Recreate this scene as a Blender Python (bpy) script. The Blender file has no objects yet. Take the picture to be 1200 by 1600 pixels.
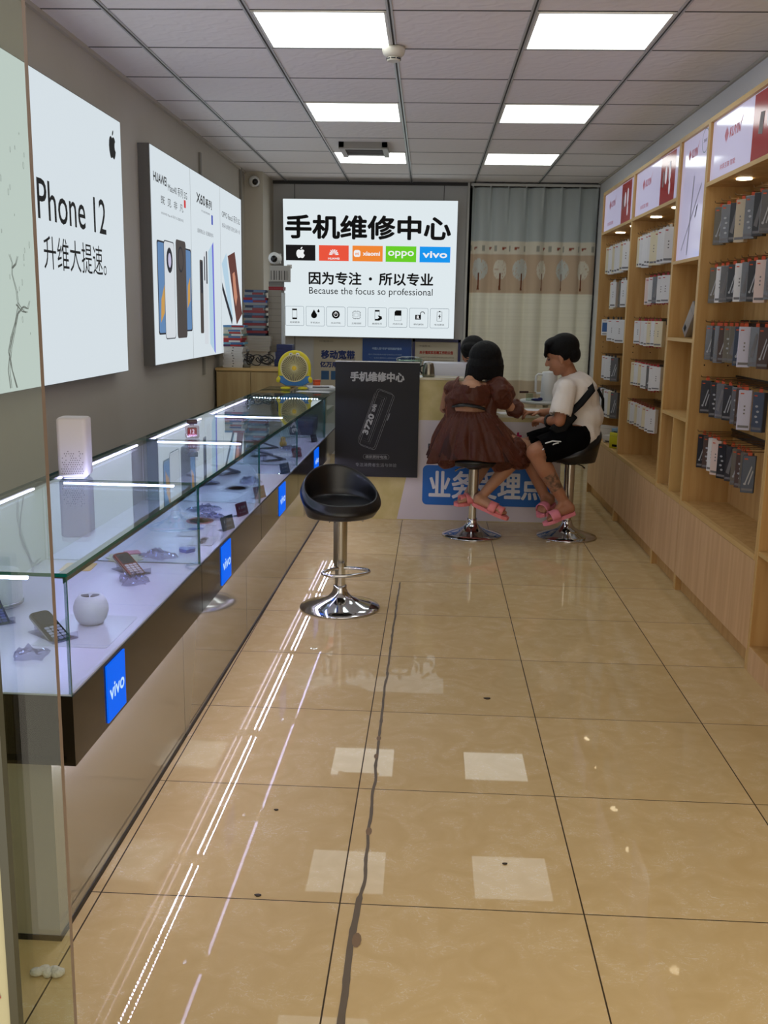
import bpy, bmesh, math, random
from mathutils import Vector, Matrix, noise
R_ = random.Random(7)
PI = math.pi
SC = bpy.context.scene
COL = SC.collection
ZC = 2.717          # ceiling height
XL, XR, YB = -1.75, 1.627, 10.07

# ------------------------------------------------------------------ materials
def lin(c):
    out = []
    for v in c[:3]:
        v = v / 255.0
        out.append(v / 12.92 if v <= 0.04045 else ((v + 0.055) / 1.055) ** 2.4)
    return (out[0], out[1], out[2], 1.0)
MATS = {}
def mat(name, col=(200, 200, 200), rough=0.5, metal=0.0, emit=0.0, ecol=None, spec=0.5, ior=1.5,
        noise_s=0, noise_c=None, bump=0.0, bump_s=60, coat=0.0, stretch=None, alpha=1.0, sheen=0.0):
    if name in MATS: return MATS[name]
    m = bpy.data.materials.new(name); m.use_nodes = True
    nt = m.node_tree; b = nt.nodes['Principled BSDF']
    b.inputs['Base Color'].default_value = lin(col)
    b.inputs['Roughness'].default_value = rough
    b.inputs['Metallic'].default_value = metal
    b.inputs['Specular IOR Level'].default_value = spec
    b.inputs['IOR'].default_value = ior
    b.inputs['Coat Weight'].default_value = coat
    b.inputs['Alpha'].default_value = alpha
    b.inputs['Sheen Weight'].default_value = sheen
    if emit:
        b.inputs['Emission Color'].default_value = lin(ecol or col)
        b.inputs['Emission Strength'].default_value = emit
    if noise_s or bump:
        tc = nt.nodes.new('ShaderNodeTexCoord'); mp = nt.nodes.new('ShaderNodeMapping')
        nt.links.new(tc.outputs['Object'], mp.inputs['Vector'])
        if stretch: mp.inputs['Scale'].default_value = stretch
    if noise_s:
        n = nt.nodes.new('ShaderNodeTexNoise'); n.inputs['Scale'].default_value = noise_s
        n.inputs['Detail'].default_value = 4
        nt.links.new(mp.outputs['Vector'], n.inputs['Vector'])
        cr = nt.nodes.new('ShaderNodeValToRGB')
        cr.color_ramp.elements[0].position = 0.35; cr.color_ramp.elements[1].position = 0.65
        cr.color_ramp.elements[0].color = lin(col); cr.color_ramp.elements[1].color = lin(noise_c or col)
        nt.links.new(n.outputs['Fac'], cr.inputs['Fac']); nt.links.new(cr.outputs['Color'], b.inputs['Base Color'])
    if bump:
        n2 = nt.nodes.new('ShaderNodeTexNoise'); n2.inputs['Scale'].default_value = bump_s
        nt.links.new(mp.outputs['Vector'], n2.inputs['Vector'])
        bp = nt.nodes.new('ShaderNodeBump'); bp.inputs['Strength'].default_value = bump; bp.inputs['Distance'].default_value = 0.01
        nt.links.new(n2.outputs['Fac'], bp.inputs['Height']); nt.links.new(bp.outputs['Normal'], b.inputs['Normal'])
    MATS[name] = m
    return m
def glassmat(name, tint=(240, 250, 247), ior=1.5, rough=0.0):
    if name in MATS: return MATS[name]
    m = bpy.data.materials.new(name); m.use_nodes = True; nt = m.node_tree
    for n in list(nt.nodes): nt.nodes.remove(n)
    out = nt.nodes.new('ShaderNodeOutputMaterial'); mix = nt.nodes.new('ShaderNodeMixShader')
    tr = nt.nodes.new('ShaderNodeBsdfTransparent'); gl = nt.nodes.new('ShaderNodeBsdfAnisotropic')
    tr.inputs['Color'].default_value = lin(tint); gl.inputs['Roughness'].default_value = rough
    geo = nt.nodes.new('ShaderNodeNewGeometry'); mr = nt.nodes.new('ShaderNodeMapRange')
    mr.inputs['To Min'].default_value = ior; mr.inputs['To Max'].default_value = 1 / ior
    fr = nt.nodes.new('ShaderNodeFresnel')
    nt.links.new(geo.outputs['Backfacing'], mr.inputs['Value']); nt.links.new(mr.outputs['Result'], fr.inputs['IOR'])
    nt.links.new(fr.outputs['Fac'], mix.inputs['Fac']); nt.links.new(tr.outputs[0], mix.inputs[1]); nt.links.new(gl.outputs[0], mix.inputs[2])
    nt.links.new(mix.outputs[0], out.inputs['Surface'])
    MATS[name] = m
    return m
def emat(name, col, strength=1.0):
    return mat(name, (10, 10, 10), 0.6, emit=strength, ecol=col, spec=0.1)

# ------------------------------------------------------------------ mesh builder
class MB:
    def __init__(s): s.v = []; s.f = []; s.mi = []; s.sm = []
    def add(s, vs, fs, mi=0, smooth=False):
        n = len(s.v); s.v += [tuple(v) for v in vs]
        for i, f in enumerate(fs):
            s.f.append(tuple(n + k for k in f)); s.mi.append(mi if isinstance(mi, int) else mi[i]); s.sm.append(smooth)
        return s
    def box(s, x0, x1, y0, y1, z0, z1, mi=0, rot=None, top=None):
        vs = [(x, y, z) for z in (z0, z1) for y in (y0, y1) for x in (x0, x1)]
        if rot: c, M = rot; vs = [Vector(c) + M @ (Vector(v) - Vector(c)) for v in vs]
        fs = [(0, 2, 3, 1), (4, 5, 7, 6), (0, 1, 5, 4), (2, 6, 7, 3), (0, 4, 6, 2), (1, 3, 7, 5)]
        return s.add(vs, fs, mi)
    def rbox(s, x0, x1, y0, y1, z0, z1, r=0.005, mi=0, seg=3, axis='z', smooth=True):
        # box with rounded edges along one axis
        A = {'z': (0, 1, 2), 'y': (0, 2, 1), 'x': (1, 2, 0)}[axis]
        lo = (x0, y0, z0); hi = (x1, y1, z1)
        a0, a1, b0, b1, c0, c1 = lo[A[0]], hi[A[0]], lo[A[1]], hi[A[1]], lo[A[2]], hi[A[2]]
        r = min(r, (a1 - a0) / 2 * .98, (b1 - b0) / 2 * .98); pts = []
        for cx, cy, st in ((a1 - r, b1 - r, 0), (a0 + r, b1 - r, 1), (a0 + r, b0 + r, 2), (a1 - r, b0 + r, 3)):
            for k in range(seg + 1):
                t = (st + k / seg) * PI / 2; pts.append((cx + r * math.cos(t), cy + r * math.sin(t)))
        return s.prism(pts, c0, c1, mi, A, smooth, bev=min(r * .4, (c1 - c0) * .2))
    def prism(s, pts, c0, c1, mi=0, A=(0, 1, 2), smooth=False, bev=0.0):
        n = len(pts); cx = sum(p[0] for p in pts) / n; cy = sum(p[1] for p in pts) / n
        L = []
        levels = [(c0, 0), (c1, 0)] if not bev else [(c0, bev), (c0 + bev, 0), (c1 - bev, 0), (c1, bev)]
        w = max(max(p[0] for p in pts) - min(p[0] for p in pts), max(p[1] for p in pts) - min(p[1] for p in pts), 1e-6)
        for c, ins in levels:
            k = 1 - 2 * ins / w
            for p in pts:
                q = [0, 0, 0]; q[A[0]] = cx + (p[0] - cx) * k; q[A[1]] = cy + (p[1] - cy) * k; q[A[2]] = c; L.append(q)
        fs = [tuple(range(n))[::-1], tuple(range((len(levels) - 1) * n, len(levels) * n))]
        s.add(L, fs, mi, False)
        base = len(s.v) - len(L)
        for l in range(len(levels) - 1):
            for i in range(n):
                j = (i + 1) % n
                s.f.append((base + l * n + i, base + l * n + j, base + (l + 1) * n + j, base + (l + 1) * n + i)); s.mi.append(mi); s.sm.append(smooth)
        return s
    def cyl(s, p0, p1, r0, r1=None, seg=16, mi=0, caps=True, smooth=True):
        r1 = r0 if r1 is None else r1
        p0 = Vector(p0); p1 = Vector(p1); d = (p1 - p0).normalized()
        a = d.orthogonal().normalized(); b = d.cross(a)
        vs = [p + (a * math.cos(2 * PI * k / seg) + b * math.sin(2 * PI * k / seg)) * r for p, r in ((p0, r0), (p1, r1)) for k in range(seg)]
        s.add(vs, [(k, (k + 1) % seg, seg + (k + 1) % seg, seg + k) for k in range(seg)], mi, smooth)
        if caps: s.add(vs, [tuple(range(seg))[::-1], tuple(range(seg, 2 * seg))], mi)
        return s
    def tube(s, pts, r, seg=8, mi=0, closed=False, flat=None):
        P = [Vector(p) for p in pts]; n = len(P); vs = []; prev = None
        for i, p in enumerate(P):
            d = (P[(i + 1) % n] - P[i - 1]) if closed else (P[min(i + 1, n - 1)] - P[max(i - 1, 0)])
            d.normalize()
            a = (prev - d * prev.dot(d)) if prev is not None else d.orthogonal()
            a.normalize(); prev = a; b = d.cross(a)
            rr = r[i] if isinstance(r, (list, tuple)) else r
            for k in range(seg):
                t = 2 * PI * k / seg; vs.append(p + (a * math.cos(t) + b * math.sin(t) * (flat or 1)) * rr)
        fs = []
        for i in range(n if closed else n - 1):
            j = (i + 1) % n
            for k in range(seg):
                k2 = (k + 1) % seg; fs.append((i * seg + k, i * seg + k2, j * seg + k2, j * seg + k))
        s.add(vs, fs, mi, True)
        if not closed: s.add(vs, [tuple(range(seg))[::-1], tuple(range((n - 1) * seg, n * seg))], mi)
        return s
    def lathe(s, prof, c=(0, 0, 0), seg=32, mi=0, smooth=True, sx=1, sy=1):
        vs = []; fs = []; n = len(prof)
        for r, z in prof:
            for k in range(seg):
                t = 2 * PI * k / seg; vs.append((c[0] + r * sx * math.cos(t), c[1] + r * sy * math.sin(t), c[2] + z))
        for i in range(n - 1):
            for k in range(seg):
                k2 = (k + 1) % seg; fs.append((i * seg + k, i * seg + k2, (i + 1) * seg + k2, (i + 1) * seg + k))
        s.add(vs, fs, mi, smooth)
        s.add(vs, [tuple(range(seg))[::-1], tuple(range((n - 1) * seg, n * seg))], mi)
        return s
    def ell(s, c, r, M=None, seg=16, rings=10, mi=0):
        vs = []; fs = []; c = Vector(c)
        if not hasattr(r, '__len__'): r = (r, r, r)
        for i in range(rings + 1):
            ph = PI * i / rings
            for k in range(seg):
                t = 2 * PI * k / seg
                p = Vector((r[0] * math.sin(ph) * math.cos(t), r[1] * math.sin(ph) * math.sin(t), r[2] * math.cos(ph)))
                vs.append(c + (M @ p if M else p))
        for i in range(rings):
            for k in range(seg):
                k2 = (k + 1) % seg
                a, b, cc, d = i * seg + k, i * seg + k2, (i + 1) * seg + k2, (i + 1) * seg + k
                if i == 0: fs.append((a, d, cc))
                elif i == rings - 1: fs.append((a, d, b))
                else: fs.append((a, d, cc, b))
        return s.add(vs, fs, mi, True)
    def cap(s, p0, p1, r0, r1=None, seg=14, mi=0):
        r1 = r0 if r1 is None else r1
        s.cyl(p0, p1, r0, r1, seg, mi, True); s.ell(p0, r0, None, seg, 8, mi); s.ell(p1, r1, None, seg, 8, mi); return s
    def flat(s, pts, y=0.0, mi=0):      # polygon in the XZ plane facing -y
        return s.add([(p[0], -y, p[1]) for p in pts], [tuple(range(len(pts)))], mi)
    def rect(s, x0, x1, z0, z1, y=0.0, mi=0): return s.flat([(x0, z0), (x1, z0), (x1, z1), (x0, z1)], y, mi)
    def grid(s, fn, nu, nv, mi=0, smooth=True, closeu=False):
        vs = [fn(i / nu, j / nv) for j in range(nv + 1) for i in range(nu + (0 if closeu else 1))]
        w = nu if closeu else nu + 1
        fs = [(j * w + i, j * w + (i + 1) % w, (j + 1) * w + (i + 1) % w, (j + 1) * w + i) for j in range(nv) for i in range(nu)]
        return s.add(vs, fs, mi, smooth)
    def mesh(s, name, mats):
        me = bpy.data.meshes.new(name); me.from_pydata(s.v, [], s.f)
        for m in (mats if isinstance(mats, (list, tuple)) else [mats]): me.materials.append(m)
        me.polygons.foreach_set('material_index', s.mi); me.polygons.foreach_set('use_smooth', s.sm)
        me.update(); return me
    def build(s, name, mats, parent=None, loc=None, rotz=0, **kw):
        return obj(name, s.mesh(name, mats), parent, loc, rotz, **kw)
def obj(name, me, parent=None, loc=None, rotz=0, **kw):
    o = bpy.data.objects.new(name, me); COL.objects.link(o)
    if parent: o.parent = parent
    if loc: o.location = loc
    if rotz: o.rotation_euler = (0, 0, rotz)
    tag(o, **kw); return o
def tag(o, label=None, cat=None, group=None, kind=None):
    if label: o['label'] = label
    if cat: o['category'] = cat
    if group: o['group'] = group
    if kind: o['kind'] = kind
    return o
def thing(name, label, cat, loc=(0, 0, 0), rotz=0, group=None):
    o = bpy.data.objects.new(name, None); COL.objects.link(o); o.empty_display_size = .1
    o.location = loc; o.rotation_euler = (0, 0, rotz); return tag(o, label, cat, group)
def dup(root, loc=None, rotz=None, label=None, group=None):
    r = root.copy(); COL.objects.link(r)
    if loc: r.location = loc
    if rotz is not None: r.rotation_euler = (0, 0, rotz)
    if label: r['label'] = label
    if group: r['group'] = group
    for ch in list(root.children):
        c = ch.copy(); COL.objects.link(c); c.parent = r
        for g in list(ch.children):
            d = g.copy(); COL.objects.link(d); d.parent = c
    return r
def newcurve(body, bold):
    cu = bpy.data.curves.new('lettering', 'FONT'); cu.body = body; cu.size = 1; cu.resolution_u = 3
    o = bpy.data.objects.new('lettering', cu); COL.objects.link(o)
    bpy.context.view_layer.update()
    me = bpy.data.meshes.new_from_object(o.evaluated_get(bpy.context.evaluated_depsgraph_get()))
    bpy.data.objects.remove(o); bpy.data.curves.remove(cu)
    return me
TCACHE = {}
def text(parent, body, m, cx, cz, w=None, h=None, y=0.004, bold=0.0, rot=0.0, name='lettering', keep=1.0, shear=0):
    """lettering centred at (cx, cz) in the plate's plane, fitted to width w and/or height h"""
    if body not in TCACHE:
        me0 = newcurve(body, bold)
        TCACHE[body] = ([tuple(v.co) for v in me0.vertices], [tuple(p.vertices) for p in me0.polygons]); bpy.data.meshes.remove(me0)
    vs, fs = TCACHE[body]
    x0 = min(v[0] for v in vs); x1 = max(v[0] for v in vs); y0 = min(v[1] for v in vs); y1 = max(v[1] for v in vs)
    kx = w / (x1 - x0) if w else None; ky = h / (y1 - y0) if h else None
    kx = kx or ky * keep; ky = ky or kx
    mb = MB(); c, s = math.cos(rot), math.sin(rot)
    sh = [(0, 0)] if not bold else [(0, 0)] + [(bold * math.cos(t * PI / 4), bold * math.sin(t * PI / 4)) for t in range(8)]
    for k, (dx, dy) in enumerate(sh):
        q = []
        for v in vs:
            a = (v[0] - (x0 + x1) / 2) * kx + dx; b = (v[1] - (y0 + y1) / 2) * ky + dy; a += b * shear
            q.append((cx + a * c - b * s, -y - k * 0.00002, cz + a * s + b * c))
        mb.add(q, fs)
    return mb.build(name, m, parent)
def remesh(mb, voxel, smooth=6, name='form', disp=None):
    me = mb.mesh(name, []); o = bpy.data.objects.new(name, me); COL.objects.link(o)
    r = o.modifiers.new('r', 'REMESH'); r.mode = 'VOXEL'; r.voxel_size = voxel; r.use_smooth_shade = True
    if smooth:
        s = o.modifiers.new('s', 'SMOOTH'); s.iterations = smooth; s.factor = 0.5
    bpy.context.view_layer.update()
    res = bpy.data.meshes.new_from_object(o.evaluated_get(bpy.context.evaluated_depsgraph_get()))
    bpy.data.objects.remove(o); bpy.data.meshes.remove(me)
    if disp:
        for v in res.vertices: v.co = disp(v.co)
    for p in res.polygons: p.use_smooth = True
    res.name = name
    return res
def blob(mb, name, m, parent, voxel=0.006, smooth=6, disp=None, **kw):
    me = remesh(mb, voxel, smooth, name, disp); me.materials.clear()
    for x in (m if isinstance(m, (list, tuple)) else [m]): me.materials.append(x)
    return obj(name, me, parent, **kw)
def circ(cx, cz, rx, rz=None, n=20, a0=0, a1=2 * PI):
    rz = rz or rx
    return [(cx + rx * math.cos(a0 + (a1 - a0) * k / n), cz + rz * math.sin(a0 + (a1 - a0) * k / n)) for k in range(n + (0 if a1 - a0 > 6.28 else 1))]
def rrect(x0, x1, z0, z1, r=0.01, n=5):
    out = []
    for cx, cz, st in ((x1 - r, z1 - r, 0), (x0 + r, z1 - r, 1), (x0 + r, z0 + r, 2), (x1 - r, z0 + r, 3)):
        for k in range(n + 1):
            t = (st + k / n) * PI / 2; out.append((cx + r * math.cos(t), cz + r * math.sin(t)))
    return out
def outline(mb, pts, w, y=0.003, mi=0):
    n = len(pts); cx = sum(p[0] for p in pts) / n; cz = sum(p[1] for p in pts) / n
    q = []
    for i in range(n):
        a = Vector(pts[i - 1]); b = Vector(pts[i]); c = Vector(pts[(i + 1) % n]); d = (c - a)
        if d.length < 1e-9: d = Vector((1, 0))
        nn = Vector((d.y, -d.x)).normalized()
        if nn.dot(b - Vector((cx, cz))) < 0: nn = -nn
        q.append((b.x - nn.x * w, b.y - nn.y * w))
    for i in range(n):
        j = (i + 1) % n
        mb.flat([pts[i], pts[j], q[j], q[i]], y, mi)
APPLE = [(0, .34), (.10, .40), (.24, .41), (.36, .35), (.42, .26), (.33, .17), (.31, .04), (.36, -.08), (.46, -.15), (.40, -.30), (.30, -.43), (.20, -.48), (.08, -.45), (0, -.42),
         (-.10, -.45), (-.22, -.48), (-.32, -.40), (-.43, -.20), (-.46, 0), (-.43, .20), (-.34, .34), (-.20, .41), (-.10, .39)]
def fruitmark(mb, cx, cz, h, y, mi=0, kx=1.0):
    mb.flat([(cx + p[0] * h * kx, cz + (p[1] - .08) * h) for p in APPLE], y, mi)
    mb.flat([(cx + p[0] * h * kx, cz + (p[1] - .08) * h) for p in [(0, .45), (.02, .56), (.10, .66), (.2, .68), (.19, .57), (.12, .48)]], y, mi)

PANEL = 3.2; WORLD_C = (1.0, .91, .77, 1); WORLD_S = 1.55; EXPO = 0.0; LEDI = 38.0; LEDD = 170.0; DOWN = 9.0
# ------------------------------------------------------------------ common materials
M_white = mat('white plastic', (225, 225, 222), .4)
M_black = mat('black plastic', (18, 18, 20), .35)
M_chrome = mat('chrome', (210, 212, 215), .09, 1.0)
M_steel = mat('brushed steel', (150, 145, 135), .3, 1.0)
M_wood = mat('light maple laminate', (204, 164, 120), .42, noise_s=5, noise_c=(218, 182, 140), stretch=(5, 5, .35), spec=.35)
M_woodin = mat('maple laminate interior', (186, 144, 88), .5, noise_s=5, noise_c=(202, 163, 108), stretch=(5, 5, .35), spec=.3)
M_woodedge = mat('pale edge banding', (208, 172, 112), .45)
M_lb = emat('lightbox white film', (212, 222, 228), 1.0)
M_glass = glassmat('clear glass', (238, 248, 246))
M_gedge = mat('green glass edge', (6, 92, 90), .15, spec=.6)
M_paper = mat('white paper', (225, 225, 228), .8)
M_ink = mat('black ink', (14, 14, 18), .6, spec=.2)
M_red = mat('red card', (170, 30, 34), .5)
M_skin = mat('skin', (176, 126, 98), .5, noise_s=9, noise_c=(168, 112, 84), spec=.35)

# ------------------------------------------------------------------ floor (glossy tiles, 0.6 m grid)
def floor_material():
    m = bpy.data.materials.new('polished beige tiles'); m.use_nodes = True; nt = m.node_tree; N = nt.nodes.new; Lk = nt.links.new
    b = nt.nodes['Principled BSDF']
    b.inputs['Roughness'].default_value = .035; b.inputs['IOR'].default_value = 1.24
    tc = N('ShaderNodeTexCoord'); mp = N('ShaderNodeMapping'); mp.vector_type = 'TEXTURE'
    Lk(tc.outputs['Object'], mp.inputs['Vector'])
    mp.inputs['Location'].default_value = (-0.783, 2.178, 0); mp.inputs['Rotation'].default_value = (0, 0, -0.0067); mp.inputs['Scale'].default_value = (.6, .6, .6)
    sx = N('ShaderNodeSeparateXYZ'); Lk(mp.outputs[0], sx.inputs[0])
    def M(op, a, bb=None):
        n = N('ShaderNodeMath'); n.operation = op
        for i, v in enumerate((a, bb)):
            if v is None: continue
            if isinstance(v, (int, float)): n.inputs[i].default_value = v
            else: Lk(v, n.inputs[i])
        return n.outputs[0]
    def grout(c, w):
        fr = M('FRACT', M('ADD', c, 100.5)); d = M('ABSOLUTE', M('SUBTRACT', fr, .5)); return M('LESS_THAN', d, w)
    g = M('MAXIMUM', grout(sx.outputs[0], .0032), grout(sx.outputs[1], .0028))
    # per tile tone
    fl = N('ShaderNodeVectorMath'); fl.operation = 'FLOOR'; ad = N('ShaderNodeVectorMath'); ad.operation = 'ADD'; ad.inputs[1].default_value = (100, 100, .5)
    Lk(mp.outputs[0], ad.inputs[0]); Lk(ad.outputs[0], fl.inputs[0])
    wn = N('ShaderNodeTexWhiteNoise'); wn.noise_dimensions = '3D'; Lk(fl.outputs[0], wn.inputs['Vector'])
    # offset the veining per tile so that it breaks at the joints
    off = N('ShaderNodeVectorMath'); off.operation = 'MULTIPLY_ADD'; off.inputs[1].default_value = (7, 7, 7)
    Lk(wn.outputs['Color'], off.inputs[0]); Lk(tc.outputs['Object'], off.inputs[2])
    n1 = N('ShaderNodeTexNoise'); n1.inputs['Scale'].default_value = 9; n1.inputs['Detail'].default_value = 6; n1.inputs['Distortion'].default_value = 1.2
    Lk(off.outputs[0], n1.inputs['Vector'])
    ml = N('ShaderNodeMapping'); ml.inputs['Scale'].default_value = (1.0, 1.9, 1); Lk(off.outputs[0], ml.inputs['Vector'])
    n2 = N('ShaderNodeTexNoise'); n2.inputs['Scale'].default_value = 24; n2.inputs['Detail'].default_value = 3; n2.inputs['Distortion'].default_value = 1.6
    Lk(ml.outputs[0], n2.inputs['Vector'])
    cr = N('ShaderNodeValToRGB'); e = cr.color_ramp.elements
    e[0].position = .3; e[0].color = lin((208, 180, 130)); e[1].position = .72; e[1].color = lin((218, 192, 144))
    Lk(n1.outputs['Fac'], cr.inputs['Fac'])
    vein = N('ShaderNodeValToRGB'); e = vein.color_ramp.elements
    e[0].position = .485; e[0].color = (0, 0, 0, 1); e[1].position = .5; e[1].color = (.85, .85, .85, 1); x = e.new(.515); x.color = (0, 0, 0, 1)
    Lk(n2.outputs['Fac'], vein.inputs['Fac'])
    gate = N('ShaderNodeValToRGB'); gate.color_ramp.elements[0].position = .48; gate.color_ramp.elements[1].position = .6
    Lk(n1.outputs['Fac'], gate.inputs['Fac'])
    vm = M('MULTIPLY', vein.outputs[0], gate.outputs[0])
    mx = N('ShaderNodeMix'); mx.data_type = 'RGBA'; mx.inputs['B'].default_value = lin((232, 220, 196)); Lk(vm, mx.inputs['Factor']); Lk(cr.outputs[0], mx.inputs['A'])
    tn = N('ShaderNodeMix'); tn.data_type = 'RGBA'; tn.blend_type = 'MULTIPLY'; tn.inputs['B'].default_value = (.93, .93, .92, 1)
    Lk(wn.outputs['Value'], tn.inputs['Factor']); Lk(mx.outputs['Result'], tn.inputs['A'])
    gx = N('ShaderNodeMix'); gx.data_type = 'RGBA'; gx.inputs['B'].default_value = lin((62, 48, 30)); Lk(g, gx.inputs['Factor']); Lk(tn.outputs['Result'], gx.inputs['A'])
    Lk(gx.outputs['Result'], b.inputs['Base Color'])
    rg = M('ADD', M('MULTIPLY', g, .5), M('ADD', M('MULTIPLY', n1.outputs['Fac'], .03), .004)); Lk(rg, b.inputs['Roughness'])
    return m
MB().box(XL - .1, XR + .1, .2, YB + .5, -.05, 0).build('floor', floor_material(), kind='structure')

# ------------------------------------------------------------------ walls and ceiling
M_wall = mat('warm grey wall paint', (194, 188, 177), .55, noise_s=1.3, noise_c=(187, 181, 169), bump=.05, bump_s=40, spec=.3)
M_wallb = mat('grey wall panel', (196, 196, 196), .5, spec=.3)
M_seam = mat('dark seam', (40, 40, 40), .6)
MB().box(XL - .1, XL, .9, YB + .5, 0, ZC + .05).build('wall_left', M_wall, kind='structure')
MB().box(XR, XR + .1, .9, YB + .5, 0, ZC + .05).build('wall_right', mat('pale grey wall paint', (228, 228, 230), .55, spec=.3), kind='structure')
wb = MB().box(XL, .352, YB, YB + .1, 0, ZC + .05, 0)
for x in (-1.36, .12): wb.box(x - .003, x + .003, YB - .002, YB, 0, ZC, 1)
wb.box(XL, XR, YB + .42, YB + .5, 0, ZC + .05, 2)
wb.build('wall_back', [M_wallb, M_seam, mat('dark recess', (46, 46, 48), .8)], kind='structure')
MB().box(.35, .372, YB - .03, YB + .42, 0, ZC).build('trim_1', mat('pale metal corner trim', (196, 196, 192), .3), kind='structure')
# boxed-in pipe column in the back left corner
pc = MB().box(XL, -1.575, 9.45, YB, 0, ZC, 0)
pc.build('trim_2', mat('cream column paint', (200, 192, 176), .55), kind='structure')
MB().box(XL, XL + .02, 9.2, 9.24, 0, ZC).box(XL, XL + .016, 7.6, 7.64, .95, ZC - .12).build('trim_3', mat('grey conduit', (140, 136, 128), .5), kind='structure')
def ceil_material():
    m = mat('white mineral ceiling tile', (238, 233, 233), .8, spec=.2)
    nt = m.node_tree; b = nt.nodes['Principled BSDF']; N = nt.nodes.new
    tc = N('ShaderNodeTexCoord'); w = N('ShaderNodeTexWave'); w.bands_direction = 'DIAGONAL'; w.inputs['Scale'].default_value = 5.5
    w.inputs['Distortion'].default_value = 7; w.inputs['Detail'].default_value = 1.5; w.inputs['Detail Scale'].default_value = 2.2
    bp = N('ShaderNodeBump'); bp.inputs["Strength"].default_value = .25; bp.inputs["Distance"].default_value = .006
    nt.links.new(tc.outputs['Object'], w.inputs['Vector']); nt.links.new(w.outputs['Fac'], bp.inputs['Height']); nt.links.new(bp.outputs['Normal'], b.inputs['Normal'])
    return m
CX, CY, CT = -.8228, 4.5444, .62
LIGHT_CELLS = [(c, r) for r in (0, 3, 6) for c in (0, 2)]
cm = MB()
xs = [XL] + [CX + CT * k for k in range(-1, 4)] + [XR]
r0 = -6; r1 = 8
for i in range(len(xs) - 1):
    for r in range(r0, r1 + 1):
        ci = i - 2
        if (ci, r) in LIGHT_CELLS: continue
        cm.box(xs[i], xs[i + 1], CY + CT * r, min(CY + CT * (r + 1), YB + .42), ZC, ZC + .02, 0)
cm.box(XL, XR, CY + CT * 9, YB + .5, ZC, ZC + .02)
cm.build('ceiling', ceil_material(), kind='structure')
tb = MB()
for k in range(-1, 4):
    x = CX + CT * k
    tb.box(x - .0135, x - .0045, .9, YB, ZC - .005, ZC, 0); tb.box(x + .0045, x + .0135, .9, YB, ZC - .005, ZC, 0); tb.box(x - .0045, x + .0045, .9, YB, ZC - .001, ZC, 1)
for r in range(r0, r1 + 1):
    tb.box(XL, XR, CY + CT * r - .0055, CY + CT * r + .0055, ZC - .0015, ZC, 1)
tb.box(XL, XL + .02, .9, YB, ZC - .02, ZC, 2); tb.box(XL, .37, YB - .02, YB, ZC - .03, ZC, 1); tb.box(XR - .015, XR, .9, YB, ZC - .015, ZC, 2)
tb.build('trim_4', [mat('ceiling grid bar', (186, 186, 188), .35, .2), mat('ceiling grid gap', (52, 50, 50), .6), M_wall], kind='structure')
# LED panels
M_panel = mat('lit ceiling panel', (255, 255, 255), .5, emit=PANEL, ecol=(244, 253, 250))
NTH = ['nearest', 'middle', 'farthest']
cl0 = None
for (c, r) in LIGHT_CELLS:
    lab = 'square lit ceiling light panel, %s row, %s side' % (NTH[r // 3], 'left' if c == 0 else 'right')
    loc = (CX + CT * c + CT / 2, CY + CT * r + CT / 2, ZC)
    if cl0 is None:
        cl0 = thing('ceiling_light', lab, 'ceiling light', loc, 0, 'ceiling light panels')
        h = CT / 2 - .014
        MB().box(-h + .012, h - .012, -h + .012, h - .012, -.002, .012).build('diffuser', M_panel, cl0)
        f = MB()
        f.box(-h, h, -h, -h + .012, -.004, .012).box(-h, h, h - .012, h, -.004, .012).box(-h, -h + .012, -h, h, -.004, .012).box(h - .012, h, -h, h, -.004, .012)
        f.build('frame', M_white, cl0)
    else: dup(cl0, loc, None, lab)
# smoke detector and vent
t = thing('smoke_detector', 'round cream smoke detector on the ceiling beside the nearest left light', 'smoke detector', (-.205, 5.126, ZC - .005))
MB().lathe([(.02, 0), (.055, 0), (.057, -.012), (.052, -.03), (.036, -.045), (.033, -.045)], seg=32).build('housing', mat('cream plastic', (214, 208, 196), .5), t)
MB().lathe([(.03, -.062), (.033, -.060), (.033, -.045), (.01, -.045)], seg=32).build('sensor_cap', mat('cream plastic'), t)
sl = MB()
for k in range(8):
    a = k * PI / 4; sl.box(-.011, .011, .0335, .036, -.056, -.050, rot=((0, 0, -.05), Matrix.Rotation(a, 3, 'Z')))
sl.build('sensor_slots', M_black, t)
t = thing('ceiling_vent', 'square metal ceiling vent behind the farthest left light', 'vent', (-.535, 8.05, ZC))
f = MB()
f.box(-.185, .185, -.24, -.2, -.05, 0).box(-.185, .185, .2, .24, -.03, 0).box(-.185, -.145, -.24, .24, -.04, 0).box(.145, .185, -.24, .24, -.04, 0)
f.build('frame', mat('vent frame', (150, 146, 140), .4), t)
MB().box(-.145, .145, -.2, .2, -.012, -.002).build('grille', mat('dark vent', (34, 33, 34), .6), t)
fl = MB()
for k in range(7): fl.box(-.14, .14, -.17 + k * .055, -.155 + k * .055, -.03, -.013)
fl.build('slats', mat('vent slat', (70, 68, 66), .4), t)

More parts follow.
